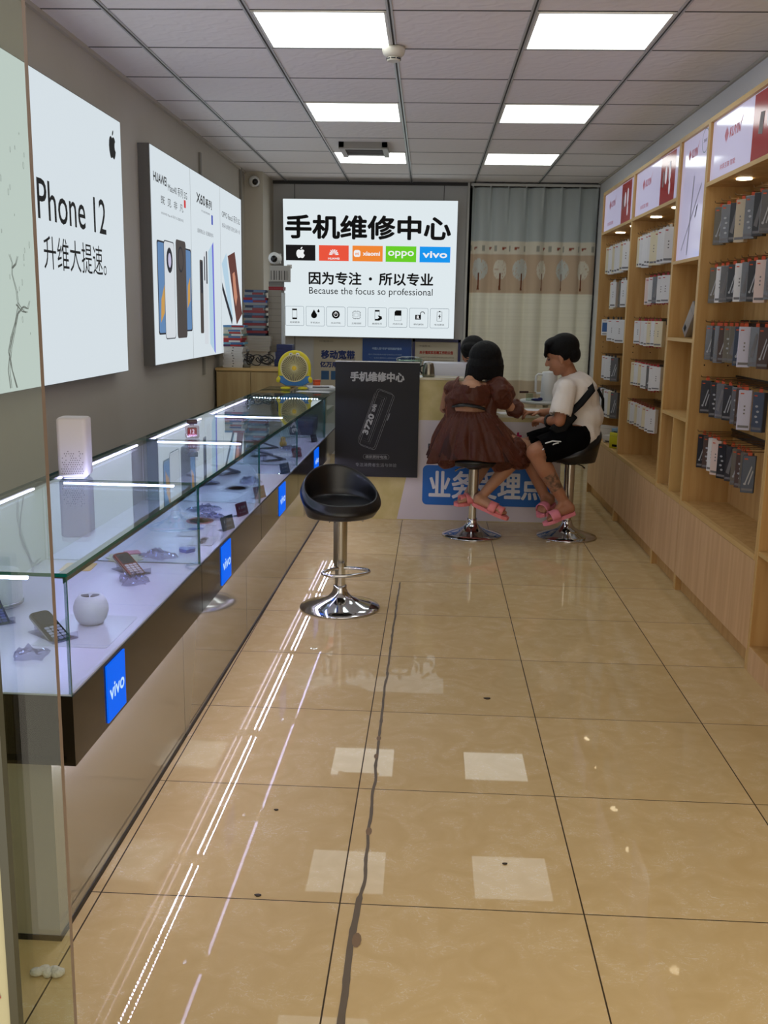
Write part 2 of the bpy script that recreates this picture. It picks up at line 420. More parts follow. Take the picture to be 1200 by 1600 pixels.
# floor marks: the filled crack, small debris
crk = [(-.12, 5.153), (-.122, 4.95), (-.126, 4.786), (-.124, 4.6), (-.129, 4.321), (-.131, 3.934), (-.1335, 3.7), (-.134, 3.508), (-.136, 3.161), (-.133, 2.871), (-.133, 2.554), (-.129, 2.354), (-.136, 2.154), (-.144, 2.004), (-.144, 1.873), (-.143, 1.755), (-.141, 1.5)]
pts = []
for i in range(len(crk) - 1):
    for k in range(14):
        t_ = k / 14; pts.append((crk[i][0] * (1 - t_) + crk[i + 1][0] * t_, crk[i][1] * (1 - t_) + crk[i + 1][1] * t_))
cb = MB(); L = []
for i, (x, y) in enumerate(pts):
    n = noise.noise(Vector((0, y * 9, 3.1))); n2 = noise.noise(Vector((4, y * 23, 1)))
    w = .0042 + .0035 * max(0, n2) + (.0035 if y < 2.2 else 0)
    x += n * .006
    L.append((x - w, y, .0012)); L.append((x + w, y, .0012))
cb.add(L, [(2 * i, 2 * i + 2, 2 * i + 3, 2 * i + 1) for i in range(len(pts) - 1)])
for (x, y, r) in ((-.131, 2.03, .014), (-.132, 2.52, .011), (-.137, 3.0, .009), (-.135, 3.14, .010)):
    cb.add([(x + r * math.cos(a) * .8, y + r * 2 * math.sin(a), .0014) for a in [2 * PI * k / 10 for k in range(10)]], [tuple(range(10))], 1)
cb.build('trim_5', [mat('grey crack filler', (104, 90, 70), .6), mat('brown crack filler', (128, 100, 66), .5)], kind='structure')
dm = mat('dark speck', (50, 38, 26), .7)
for i, (x, y, r, lab) in enumerate([(.26, 3.53, .012, 'dark leaf scrap on the floor below the two seated people'), (.24, 2.38, .006, 'small dark chip on the floor in the reflection of a right light'), (-.39, 2.19, .008, 'small dark chip on a floor joint left of the crack'), (-.41, 2.62, .006, 'tiny dark chip on the floor beside the light streak')]):
    m_ = MB(); m_.add([(r * math.cos(a) * (1 + .3 * math.sin(3 * a)), r * .6 * math.sin(a), z) for z in (.0, .003) for a in [2 * PI * k / 9 for k in range(9)]],
          [tuple(range(9))[::-1], tuple(range(9, 18))] + [(k, (k + 1) % 9, 9 + (k + 1) % 9, 9 + k) for k in range(9)])
    m_.build('debris', dm, loc=(x, y, 0.0005), label=lab, cat='debris', group='scraps on the floor')
tt_ = MB()
for k in range(5): tt_.ell((.012 * k - .02, .008 * (k % 2), .009), (.016, .012, .009), Matrix.Rotation(k, 3, 'Z'), 8, 6)
tt_.build('tissue', mat('white tissue', (214, 210, 202), .9, bump=.6, bump_s=120), None, (-.80, 1.86, 0), label='small crumpled white tissue on the floor at the near end of the glass counters', cat='tissue')
cgt = thing('cigarette_butt', 'white cigarette butt on the floor beside the right stool base', 'cigarette butt', (.80, 6.22, .005), .3)
MB().cyl((0, 0, 0), (.026, 0, 0), .004).build('paper', M_paper, cgt); MB().cyl((.026, 0, 0), (.036, 0, 0), .0041).build('filter', mat('tan filter', (190, 150, 100), .7), cgt)
# ------------------------------------------------------------------ lightboxes on the left wall
M_lbside = mat('grey aluminium lightbox side', (112, 110, 108), .4, .2)
M_lbink = mat('lightbox black print', (10, 10, 14), .5, spec=.2)
M_lbgrey = emat('lightbox grey print', (98, 100, 106))
def P1(y, z): return (y * 1.05 - 3.4, 1.43 + (z - 1.43) * 1.05)
lb = thing('lightbox', 'large backlit wall advert with fruit logo, nearest on the left wall', 'lightbox', (-1.68, 3.4, 0), PI / 2)
x1, zt = P1(5.207, 2.372); _, zb = P1(0, 1.112)
MB().box(0, x1, .0, .0695, zb, zt).build('housing', M_lbside, lb)
pn = MB().rect(.004, x1 - .004, zb + .004, zt - .004, .002).build('face', M_lb, lb)
sp = MB(); q = [P1(y, z) for y, z in ((3.3, 1.115), (3.98, 1.115), (3.97, 2.36), (3.3, 2.36))]
text(lb, 'Phone 12', M_lbink, *[(P1(4.06, 0)[0] + P1(4.916, 0)[0]) / 2, P1(0, 1.873)[1]], w=P1(4.916, 0)[0] - P1(4.06, 0)[0], h=.170, y=.004, name='headline', bold=.0012)
text(lb, '升维大提速。', M_lbink, (P1(4.1, 0)[0] + P1(4.9, 0)[0]) / 2, P1(0, 1.664)[1], w=.84, h=.145, y=.004, name='slogan')
fm = MB(); c_ = P1(5.06, 2.237); fruitmark(fm, c_[0], c_[1], .125, .004, 0, .95); fm.build('logo', M_lbink, lb)
spl = MB()
def ribbon(mb, pts, w0, w1, y=.004):
    n = len(pts)
    for i in range(n - 1):
        a = Vector(pts[i]); b = Vector(pts[i + 1]); d = (b - a).normalized(); nn = Vector((-d.y, d.x))
        wa = w0 + (w1 - w0) * i / (n - 1); wb_ = w0 + (w1 - w0) * (i + 1) / (n - 1)
        mb.flat([tuple(a - nn * wa), tuple(b - nn * wb_), tuple(b + nn * wb_), tuple(a + nn * wa)], y)
for base in ([(3.76, 1.13), (3.72, 1.2), (3.70, 1.27), (3.735, 1.33), (3.78, 1.38), (3.81, 1.44), (3.80, 1.5), (3.77, 1.56), (3.775, 1.6), (3.75, 1.63)], [(3.70, 1.13), (3.69, 1.2), (3.72, 1.28), (3.76, 1.34), (3.80, 1.41), (3.86, 1.44), (3.90, 1.43), (3.92, 1.46)], [(3.80, 1.45), (3.85, 1.42), (3.89, 1.415)], [(3.77, 1.58), (3.81, 1.6), (3.83, 1.63)]):
    for k in range(2):
        pts = []
        for i, (y, z) in enumerate(base):
            n = noise.noise(Vector((y * 30, z * 30, k))) * .012; pts.append(P1(y + n + k * .01, z + n * .6))
        ribbon(spl, pts, .004 - .0015 * k, .0015)
rs = random.Random(3)
for k in range(30):
    y = 3.62 + rs.random() * .34; z = 1.25 + rs.random() * .85; r = .003 + rs.random() * .007; c_ = P1(y, z)
    outline(spl, circ(c_[0], c_[1], r * .7, r * 1.5, 8), .002, .004)
spl.build('water_splash_print', emat('splash grey', (84, 92, 96)), lb)

def P2(y, z): return (y * 1.037 - 6.02, 1.43 + (z - 1.43) * 1.037)
lb = thing('lightbox', 'wide backlit wall advert of three phone posters side by side', 'lightbox', (-1.68, 6.02, 0), PI / 2)
_, zt = P2(0, 2.37); _, zb = P2(0, 1.11); W2 = 2.88
MB().box(0, W2, 0, .0695, zb, zt).build('housing', M_lbside, lb)
cuts = [0.002, P2(6.77, 0)[0], P2(7.72, 0)[0], W2 - .002]
panes = []
for i in range(3):
    panes.append(MB().rect(cuts[i] + .003, cuts[i + 1] - .003, zb + .004, zt - .004, .002).build('poster_panel', M_lb, lb))
def T2(body, y0, y1, z0, z1, m=M_lbink, **k):
    a = P2(y0, z0); b = P2(y1, z1); return text(lb, body, m, (a[0] + b[0]) / 2, (a[1] + b[1]) / 2, w=b[0] - a[0], h=b[1] - a[1], y=.004, **k)
T2('HUAWEI', 5.865, 6.16, 2.175, 2.225, bold=.002); T2('Mate40 系列 5G', 6.19, 6.67, 2.15, 2.205)
T2('既  见  非  凡', 6.02, 6.56, 2.06, 2.11); T2('HUAWEI Mate 40 系列 5G 智能手机', 6.02, 6.56, 2.0, 2.018, M_lbgrey)
T2('X60', 6.94, 7.2, 2.17, 2.235, bold=.002); T2('系列', 7.22, 7.42, 2.165, 2.225, bold=.002)
T2('专业影像旗舰', 7.08, 7.35, 2.12, 2.135, M_lbgrey); T2('超稳微云台  轻薄超有料', 6.95, 7.46, 1.97, 2.0, M_lbgrey)
T2('OPPO Reno5 系列 5G', 7.78, 8.5, 2.15, 2.205); T2('焕采人像视频 记录生活每一刻', 7.78, 8.5, 2.075, 2.11, M_lbgrey)
mb = MB(); a = P2(6.58, 2.12); mb.rect(a[0], a[0] + .05, a[1] - .025, a[1] + .025, .0045); mb.build('red_badge', emat('badge red', (200, 50, 50)), lb)
mb = MB(); a = P2(7.4, 2.1); mb.rect(a[0], a[0] + .05, a[1] - .04, a[1] + .03, .0045); mb.build('blue_badge', emat('badge blue', (40, 60, 170)), lb)
def PP(y0, y1, z0, z1, r=.02): a = P2(y0, z0); b = P2(y1, z1); return rrect(a[0], b[0], a[1], b[1], r)
ph = MB()
ph.flat(PP(5.90, 6.15, 1.29, 1.845), .003, 0); ph.flat(PP(5.915, 6.15, 1.30, 1.835), .0034, 1)
ph.flat([P2(*p) for p in ((5.95, 1.36), (6.04, 1.42), (6.06, 1.6), (5.97, 1.5))], .0038, 5)
ph.flat(PP(6.05, 6.30, 1.26, 1.855, .03), .0042, 0); ph.flat(PP(6.056, 6.294, 1.266, 1.849, .03), .0046, 2)
a = P2(6.18, 1.74); ph.flat(circ(a[0], a[1], .075, .080), .005, 0); ph.flat(circ(a[0], a[1], .038, .046), .0054, 3)
ph.flat(PP(6.56, 6.75, 1.30, 1.84), .003, 0); ph.flat(PP(6.56, 6.735, 1.31, 1.83), .0034, 1); ph.flat([P2(*p) for p in ((6.62, 1.45), (6.70, 1.5), (6.71, 1.66), (6.64, 1.6))], .0038, 5)
ph.flat(PP(6.34, 6.60, 1.26, 1.88, .03), .0042, 4); ph.flat(circ(P2(6.46, 1)[0], P2(0, 1.76)[1], .075, .085), .0048, 0); ph.flat(circ(P2(6.46, 1)[0], P2(0, 1.76)[1], .062, .072), .0052, 4)
# middle poster phones
ph.flat(PP(7.0, 7.10, 1.28, 1.79, .015), .003, 4); ph.flat(PP(7.03, 7.09, 1.56, 1.78, .015), .0034, 0)
ph.flat(PP(7.12, 7.24, 1.20, 1.85, .015), .0034, 2); ph.flat(PP(7.13, 7.16, 1.65, 1.82, .01), .0042, 0); ph.flat(PP(7.20, 7.235, 1.63, 1.86, .01), .0042, 0)
ph.flat([P2(*p) for p in ((7.27, 1.86), (7.45, 1.94), (7.47, 1.12), (7.29, 1.20))], .0044, 6)
ph.flat([P2(*p) for p in ((7.40, 1.91), (7.45, 1.94), (7.47, 1.12), (7.43, 1.14))], .0048, 8)
# right poster phones
ph.flat([P2(*p) for p in ((7.75, 1.80), (7.93, 1.89), (8.16, 1.40), (8.10, 1.33))], .003, 6)
ph.flat([P2(*p) for p in ((7.75, 1.66), (7.755, 1.60), (8.12, 1.33), (8.15, 1.38))], .0034, 0)
ph.flat([P2(*p) for p in ((7.98, 1.87), (8.27, 1.92), (8.57, 1.42), (8.32, 1.33))], .0038, 7)
ph.flat([P2(*p) for p in ((8.16, 1.74), (8.25, 1.76), (8.36, 1.56), (8.30, 1.48), (8.22, 1.55))], .0042, 9)
a = P2(8.24, 1.69); ph.flat(circ(a[0], a[1], .05, .055), .0046, 9)
ph.build('phone_pictures', [emat('print dark', (40, 42, 50)), emat('print sky blue', (96, 132, 176)), emat('print white', (208, 214, 220)), emat('print lens', (190, 186, 214)),
                            emat('print graphite', (74, 68, 66)), emat('print amber', (196, 150, 80)), emat('print pale blue', (176, 204, 222)), emat('print brown', (92, 50, 42)), emat('print violet', (104, 104, 208)), emat('print skin', (190, 130, 104))], lb)

# ------------------------------------------------------------------ the sign on the back wall
sg = thing('shop_sign', 'big backlit phone repair centre sign leaning out from the back wall', 'sign', (-.597, 9.975, 1.205))
sg.rotation_euler = (.09, 0, 0)
HW = .853; HH = 1.325
MB().box(-HW, HW, .001, .065, 0, HH).build('housing', M_lbside, sg)
MB().rect(-HW + .003, HW - .003, .003, HH - .003, .002).build('face', emat('sign white film', (222, 232, 236)), sg)
def S(x, z): return ((x + .597) * .99, (z - 1.205) * .988)
def TS(body, x0, x1, z0, z1, m=M_lbink, **k):
    a = S(x0, z0); b = S(x1, z1); return text(sg, body, m, (a[0] + b[0]) / 2, (a[1] + b[1]) / 2, w=b[0] - a[0], h=b[1] - a[1], y=k.pop('y', .004), **k)
TS('手机维修中心', -1.43, .195, 2.175, 2.39, bold=.008, name='title')
TS('因为专注', -1.205, -.68, 1.728, 1.848, bold=.0035, name='subtitle'); TS('所以专业', -.50, .037, 1.728, 1.848, bold=.0035, name='subtitle')
TS('·', -.60, -.575, 1.775, 1.80, bold=.004, name='subtitle')
TS('Because the focus so professional', -1.205, .037, 1.612, 1.70, name='subtitle')
tiles = [(-1.434, -1.139, (24, 22, 24)), (-1.103, -.806, (232, 84, 60)), (-.769, -.468, (238, 134, 52)), (-.438, -.135, (104, 204, 38)), (-.101, .202, (20, 148, 236))]
wh = emat('sign white print', (236, 238, 240))
for i, (a, b, c) in enumerate(tiles):
    p, q = S(a, 1.957), S(b, 2.108)
    tl = MB().rect(p[0], q[0], p[1], q[1], .0035).build('logo_tile', emat('tile %d' % i, c), sg)
    cx, cz = (p[0] + q[0]) / 2, (p[1] + q[1]) / 2
    if i == 0:
        m_ = MB(); fruitmark(m_, cx, cz, .092, .005); m_.build('mark', wh, tl)
    elif i == 1:
        m_ = MB()
        for k in range(8):
            a_ = PI * (k + .5) / 8; r0_, r1_ = .009, .058 if k in (2, 3, 4, 5) else .050; d = (math.cos(a_), math.sin(a_)); n = (-d[1], d[0]); o = (cx, cz - .018)
            m_.flat([(o[0] + d[0] * r0_, o[1] + d[1] * r0_), (o[0] + d[0] * r1_ * .7 - n[0] * .0062, o[1] + d[1] * r1_ * .7 - n[1] * .0062), (o[0] + d[0] * r1_ * .92 - n[0] * .0045, o[1] + d[1] * r1_ * .92 - n[1] * .0045), (o[0] + d[0] * r1_, o[1] + d[1] * r1_),
                     (o[0] + d[0] * r1_ * .92 + n[0] * .0045, o[1] + d[1] * r1_ * .92 + n[1] * .0045), (o[0] + d[0] * r1_ * .7 + n[0] * .0062, o[1] + d[1] * r1_ * .7 + n[1] * .0062)], .005)
        m_.build('mark', wh, tl); text(tl, 'HUAWEI', wh, cx, cz - .052, w=.11, h=.017, y=.005, bold=.001)
    elif i == 2:
        m_ = MB(); m_.flat(rrect(cx - .135, cx - .07, cz - .033, cz + .033, .02), .005); m_.build('mark', wh, tl)
        text(tl, 'mi', emat('tile 2', c), cx - .1025, cz, w=.032, h=.026, y=.006, bold=.001); text(tl, 'xiaomi', wh, cx + .038, cz, w=.165, h=.036, y=.005, bold=.002)
    elif i == 3: text(tl, 'oppo', wh, cx, cz - .004, w=.25, h=.066, y=.005, bold=.002)
    else: text(tl, 'vivo', wh, cx, cz, w=.235, h=.058, y=.005, bold=.003)
labs = ['碎屏更换', '手机进水', '无法开机', '主板维修', '触摸失灵', '内存升级', '解机解锁', '电池更换']
for k in range(8):
    x0 = -1.449 + k * .2096; p = S(x0, 1.312); q = S(x0 + .19, 1.508); cx, cz = (p[0] + q[0]) / 2, (p[1] + q[1]) / 2
    m_ = MB(); outline(m_, rrect(p[0], q[0], p[1], q[1], .014), .003, .0035); bx = m_.build('icon_frame', emat('icon line', (96, 112, 124)), sg)
    text(bx, labs[k], M_lbink, cx, cz - .063, w=.098, h=.018, y=.0045)
    m_ = MB(); z = cz + .02; Y = .005
    if k in (0, 4):
        m_.rect(cx - .024, cx + .024, z + .036, z + .052, Y).rect(cx - .024, cx + .024, z - .052, z - .036, Y); outline(m_, rrect(cx - .024, cx + .024, z - .052, z + .052, .005), .003, Y)
        if k == 4: m_.flat([(cx + .005, z + .0), (cx + .045, z - .01), (cx + .05, z - .035), (cx + .02, z - .052), (cx + .005, z - .03), (cx + .02, z - .025)], Y + .0005)
    elif k == 1:
        for (a, b, r) in ((cx - .012, z - .01, .030), (cx + .033, z + .030, .012)):
            m_.flat(circ(a, b, r, r, 16, -PI * 1.08, PI * .08) + [(a, b + r * 1.9)], Y)
    elif k == 2:
        m_.flat(circ(cx, z, .04), Y); m_.build('icon', M_lbink, bx); m_ = MB(); outline(m_, circ(cx, z, .022, .022, 20), .005, Y + .0008); m_.rect(cx - .003, cx + .003, z + .002, z + .03, Y + .001); m_.build('icon', wh, bx); m_ = None
    elif k == 3:
        outline(m_, rrect(cx - .035, cx + .035, z - .035, z + .035, .004), .003, Y); outline(m_, rrect(cx - .02, cx + .016, z - .02, z + .02, .002), .002, Y)
        for j in range(4):
            m_.rect(cx - .026 + j * .016, cx - .023 + j * .016, z + .035, z + .044, Y).rect(cx - .026 + j * .016, cx - .023 + j * .016, z - .044, z - .035, Y)
            m_.rect(cx - .044, cx - .035, z - .026 + j * .016, z - .023 + j * .016, Y).rect(cx + .035, cx + .044, z - .026 + j * .016, z - .023 + j * .016, Y)
    elif k == 5:
        m_.flat([(cx - .034, z), (cx + .034, z), (cx + .034, z + .052), (cx - .02, z + .052), (cx - .034, z + .036)], Y); outline(m_, [(cx - .034, z - .05), (cx + .034, z - .05), (cx + .034, z + .002), (cx - .034, z + .002)], .003, Y)
    elif k == 6:
        m_.rect(cx - .035, cx + .022, z - .036, z + .012, Y)
        for j in range(10):
            a0 = PI * j / 10; a1 = PI * (j + 1) / 10; o = (cx + .037, z + .02)
            m_.flat([(o[0] + .025 * math.cos(a0), o[1] + .025 * math.sin(a0)), (o[0] + .025 * math.cos(a1), o[1] + .025 * math.sin(a1)), (o[0] + .018 * math.cos(a1), o[1] + .018 * math.sin(a1)), (o[0] + .018 * math.cos(a0), o[1] + .018 * math.sin(a0))], Y)
        m_.rect(cx + .012, cx + .019, z + .01, z + .02, Y)
        text(bx, 'R', wh, cx - .006, z - .012, h=.03, y=.006, bold=.002)
    elif k == 7:
        outline(m_, rrect(cx - .026, cx + .026, z - .05, z + .045, .004), .003, Y); m_.rect(cx - .008, cx + .008, z + .045, z + .053, Y)
        m_.flat([(cx + .006, z + .026), (cx - .013, z - .003), (cx - .002, z - .003), (cx - .006, z - .03), (cx + .013, z + .003), (cx + .002, z + .003)], Y)
    if m_: m_.build('icon', M_lbink, bx)

# ------------------------------------------------------------------ notices under the sign
nb = mat('notice navy', (22, 46, 112), .5)
t = thing('notice_poster', 'cream broadband notice with blue headings, left under the sign', 'poster', (-.918, YB - .004, .68))
MB().box(-.248, .248, -.002, .003, 0, .51).build('sheet', mat('cream paper', (196, 188, 170), .8), t)
text(t, '移动宽带', nb, .0, .345, w=.34, h=.085, bold=.004, y=.004); text(t, '亿万用户的选择', nb, .03, .245, w=.42, h=.055, bold=.003, y=.004)
b_ = MB()
for k in range(4): b_.rect(-.17 + k * .1, -.09 + k * .1, .09, .18, .003)
b_.build('picture_blocks', mat('picture blue', (48, 92, 140), .5), t)
text(t, '中国移动', mat('faint print', (120, 112, 100), .7), -.12, .478, w=.14, h=.018, y=.004)
t = thing('notice_poster', 'blue wall notice with white lines of text, middle under the sign', 'poster', (-.417, YB - .004, .78))
MB().box(-.25, .25, -.003, .003, 0, .415).build('sheet', mat('blue notice', (34, 74, 146), .45), t)
tl_ = mat('pale print', (150, 176, 214), .6)
text(t, '中国人民“手护”权利维护服务', tl_, 0, .315, w=.30, h=.024, y=.005, bold=.001)
for k, s_ in enumerate(['用户须知服务内容与规范公示说明', '一、业务办理须本人携带有效证件', '二、严格执行实名登记的相关规定', '三、公平交易明码标价诚信服务']): text(t, s_, tl_, -.02, .255 - k * .035, w=.34 - .03 * (k % 2), h=.015, y=.005)
t = thing('framed_notice', 'framed cream notice with red heading, right under the sign', 'framed notice', (.085, YB - .004, .78))
fr = MB(); fr.box(-.245, .245, -.014, .003, 0, .028).box(-.245, .245, -.014, .003, .39, .418).box(-.245, -.218, -.014, .003, 0, .418).box(.218, .245, -.014, .003, 0, .418)
fr.build('frame', mat('dark blue frame', (30, 34, 88), .35), t)
MB().box(-.22, .22, -.004, .003, .02, .4).build('sheet', mat('cream paper'), t)
text(t, '关于落实实名制工作的公告', mat('heading red', (168, 44, 36), .6), 0, .285, w=.34, h=.032, y=.006, bold=.0015)
text(t, '中国移动', mat('faint print'), -.12, .35, w=.11, h=.02, y=.006)
for k in range(5): text(t, '尊敬的客户为进一步保障您的合法权益请持证件办理', mat('faint print'), 0, .235 - k * .03, w=.36, h=.012, y=.006)

# ------------------------------------------------------------------ curtain
def curtain_color(s, z):
    # printed cloth: grey blue, leaf band, brown band with trees, cream weave
    g = (182, 190, 190); cream = (240, 236, 218); taupe = (204, 180, 154); band = (226, 219, 202)
    if z > 2.155: return g
    if z > 2.04:
        k = (s / .135); f = k - math.floor(k) - .5
        if int(math.floor(k)) % 5 != 4 and (f * .135 * .8 + (z - 2.097) * .5) ** 2 / .02 ** 2 + ((z - 2.097) - f * .135 * .5) ** 2 / .013 ** 2 < 1: return (150, 74, 54)
        if abs((f + .5) % 1 - .5) > .42 and abs(z - 2.09) < .03: return (166, 164, 152)
        return band
    if z > 1.67:
        k = math.floor(s / .207); f = s - (k + .5) * .207; dz = z - 1.89
        big = k % 2 == 0
        rx, rz = (.072, .10) if big else (.055, .095)
        if abs(f) < .006 + max(0, (1.73 - z)) * .1 and 1.695 < z < 1.86: return (118, 66, 44)
        if (f / rx) ** 2 + (dz / rz) ** 2 < 1:
            if abs(f) > .012 and noise.noise(Vector((s * 90, z * 60, 1))) > .35: return (204, 180, 154)
            return (206, 208, 202) if big else (226, 219, 202)
        return taupe
    if z > .80: return tuple(v - (5 if int(z * 90) % 3 == 0 else 0) for v in cream)
    if z > .1: return (200, 184, 160)
    return cream
NU, NV = 420, 190
cs = MB(); xs0, xs1, z0, z1 = .385, 1.605, .04, 2.665
def cfn(u, v):
    z = z0 + (z1 - z0) * v; x = xs0 + (xs1 - xs0) * u
    s = u * 1.24; ph_ = 2 * PI * s / .176
    top = max(0, (v - .86) / .14)
    amp = .026 * (1 - .35 * top) + .010 * math.sin(s * 9 + 2)
    pinch = math.exp(-((math.sin(ph_ / 2)) ** 2) * 14) * top
    y = 9.98 + amp * math.sin(ph_ + .8 * math.sin(s * 5) + (1 - v) * .7 * math.sin(s * 3)) - .03 * pinch
    x += .012 * math.cos(ph_) - .035 * u * (1 - v) * .4
    return (x, y, z)
cs.grid(cfn, NU, NV)
me = cs.mesh('curtain', mat('printed curtain cloth', (200, 195, 180), .85, spec=.1, sheen=.2))
ca = me.color_attributes.new('print', 'BYTE_COLOR', 'POINT'); buf = []
for j in range(NV + 1):
    for i in range(NU + 1):
        c = lin(curtain_color(i / NU * 1.24, z0 + (z1 - z0) * j / NV)); buf += [c[0], c[1], c[2], 1.0]
ca.data.foreach_set('color', buf)
m = MATS['printed curtain cloth']; nt = m.node_tree; an = nt.nodes.new('ShaderNodeVertexColor'); an.layer_name = 'print'
nt.links.new(an.outputs['Color'], nt.nodes['Principled BSDF'].inputs['Base Color'])
o = obj('curtain', me, label='long pleated curtain with printed tree band hanging at the back', cat='curtain')
sol = o.modifiers.new('thickness', 'SOLIDIFY'); sol.thickness = .002
t = thing('curtain_rod', 'pale curtain rail under the ceiling above the pleated curtain', 'curtain rail', (1.0, 9.97, 2.688))
MB().box(-.62, .625, -.012, .012, -.012, .012).build('rail', mat('pale metal corner trim'), t)
hk = MB()
for k in range(8): hk.cyl((-.60 + k * .172, 0, -.02), (-.60 + k * .172, 0, -.011), .006, seg=8)
hk.build('gliders', M_white, t)

# ------------------------------------------------------------------ security cameras
def secam(loc, rz, lab, bracket=True):
    t = thing('security_camera', lab, 'security camera', loc, rz)
    MB().box(-.03, .03, .0, .012, -.04, .04).build('mount', M_white, t)
    MB().cyl((0, 0, 0), (0, -.055, 0), .042, seg=24).build('housing', M_white, t)
    MB().ell((0, -.06, 0), .05, seg=24, rings=14).build('ball', M_white, t)
    MB().ell((.012, -.088, -.006), (.030, .03, .030), seg=20, rings=12).build('lens', mat('gloss black', (8, 8, 10), .1), t)
    return t
secam((-1.645, 9.45, 2.62), 0, 'white ball camera with black lens high on the corner column')
# ------------------------------------------------------------------ glass display counters (their row is turned 0.9 degrees from the room)
CA = .016; CO = (-.745, 1.95)
def CW(u, w, z=0):          # u along the row, w towards the wall
    return (CO[0] + u * math.sin(CA) - w * math.cos(CA), CO[1] + u * math.cos(CA) + w * math.sin(CA), z)
DZ = .612; TZ = .887; DW = .535
M_band = mat('dark bronze mirror panel', (46, 38, 30), .12, .55)
M_skirt = mat('champagne mirror skirt', (172, 169, 158), .06, .50, bump=.01, bump_s=3)
M_deck = mat('white display deck', (228, 221, 246), .25, spec=.5)
M_led = emat('violet white light strip', (212, 198, 255), LEDI)
M_leddot = emat('white light diode', (225, 222, 255), LEDD)
M_alu = mat('bronze aluminium channel', (96, 88, 80), .3, .6)
M_blue = emat('backlit blue', (0, 98, 238), 1.0)
M_bluew = emat('backlit pale', (190, 222, 250), 1.0)
segs = [(0, 1.135), (1.14, 2.20), (2.205, 3.30), (3.305, 4.53), (4.535, 5.45)]
vivo_u = [(.205, .335), (1.42, 1.57), (2.67, 2.85), (3.98, 4.17), None]
clabs = ['nearest glass display counter with a white speaker tower on top', 'second glass display counter from the front, lit inside with price cards', 'third glass display counter, the one behind the perfume bottle counter', 'fourth glass display counter in the row, beside the black stool backrest', 'farthest unlit glass counter with the yellow fan on top']
clabs[1] = 'second glass display counter from the front, with a square bottle on its far corner'
for i, (u0, u1) in enumerate(segs):
    t = thing('display_counter', clabs[i], 'display counter', CW(u0, 0), -CA, 'glass display counters')
    L = u1 - u0; lit = i < 4
    # skirt, dark band, deck
    MB().box(-.5, -.068, (.03 if i == 0 else 0), L, .014, .452).build('mirror_skirt', M_skirt, t)
    MB().box(-.49, -.0655, (.028 if i == 0 else 0), L, 0, .014).build('skirt_foot', mat('dark skirt foot', (24, 18, 14), .5), t)
    bd = MB()
    bd.box(-.02, 0, 0, L, .452, DZ).box(-DW, -.02, 0, .02, .452, DZ).box(-DW, -.02, 0, L, .46, .475)
    bd.build('band_panel', M_band, t)
    MB().box(-DW, -.004, .004, L - .002, DZ - .004, DZ + .004).build('deck', M_deck, t)
    bp = MB().box(-DW, -DW + .012, 0, L, 0, TZ - .012)
    bp.build('back_panel', mat('frosted back panel', (200, 200, 210), .35), t)
    # glass
    def pane(name, x0, x1, y0, y1, z0, z1):
        a = MB(); a.box(x0, x1, y0, y1, z0, z1)
        d = [x1 - x0, y1 - y0, z1 - z0]; thin = d.index(min(d))
        fo = [(0, 1), (0, 1)]; # faces: bottom, top, -y, +y, -x, +x
        ax = [2, 2, 1, 1, 0, 0]
        a.mi = [0 if ax[k] == thin else 1 for k in range(6)]
        return a.build(name, [M_glass, M_gedge], t)
    pane('glass_top', -DW, 0, 0, L, TZ - .008, TZ)
    pane('glass_front', -.010, -.004, .001 if i else .006, L - .001, DZ, TZ - .008)
    if i == 0: pane('glass_side', -DW + .02, -.002, 0, .006, DZ, TZ - .008)
    else: pane('glass_side', -DW + .02, -.012, 0, .005, DZ + .004, TZ - .010)
    if i == 4: pane('glass_side', -DW + .02, -.012, L - .006, L - .001, DZ + .004, TZ - .010)
    # aluminium channel and light strips
    MB().box(-.030, -.0105, .008, L - .006, TZ - .013, TZ - .0085).box(-.0125, -.0105, .008, L - .006, TZ - .024, TZ - .013).box(-DW + .012, -DW + .024, .006, L - .006, TZ - .024, TZ - .009).build('light_channel', M_alu, t)
    if lit:
        s = MB().box(-.026, -.0145, .05, L - .05, TZ - .018, TZ - .0135); s.build('light_strip', M_led, t)
        MB().box(-DW + .0245, -DW + .030, .10, L - .10, TZ - .018, TZ - .013).build('light_strip', M_led, t)
        e = MB().box(-DW + .08, -.09, .008, .017, TZ - .018, TZ - .010); e.build('light_strip', M_led, t)
    elif i == 4:
        e = MB()
        for k in range(24): e.box(-DW + .05 + k * .0185, -DW + .056 + k * .0185, .012, .018, TZ - .016, TZ - .010)
        e.build('light_strip', emat('white light diode'  , (225, 222, 255), LEDD) if False else M_leddot, t)
    # diodes under the band that light the skirt
    dd = MB(); n = int((L - .06) / .0165)
    for k in range(n): dd.box(-.0255, -.0222, .04 + k * .0165, .0435 + k * .0165, .4550, .4602).box(-.0485, -.0455, .046 + k * .0165, .0495 + k * .0165, .4540, .4602)
    dd.build('under_light', M_leddot, t)
    if vivo_u[i]:
        a, b = vivo_u[i][0] - u0, vivo_u[i][1] - u0
        pl = thing('x', None, None); bpy.data.objects.remove(pl)
        pl = MB(); pl.prism([(a + .0, .463), (b, .463), (b, .605), (a, .605)], 0, .004, 0, (1, 2, 0)); pl = pl.build('logo_plate', M_blue, t)
        me = text(None, 'vivo', M_bluew, (a + b) / 2, .532, w=(b - a) * .8, h=.036, y=0, bold=.0012, name='lettering')
        # turn the lettering from the XZ plane to the counter's front plane (x = +)
        for v in me.data.vertices: v.co = Vector((.0048, v.co.x, v.co.z))
        me.parent = pl
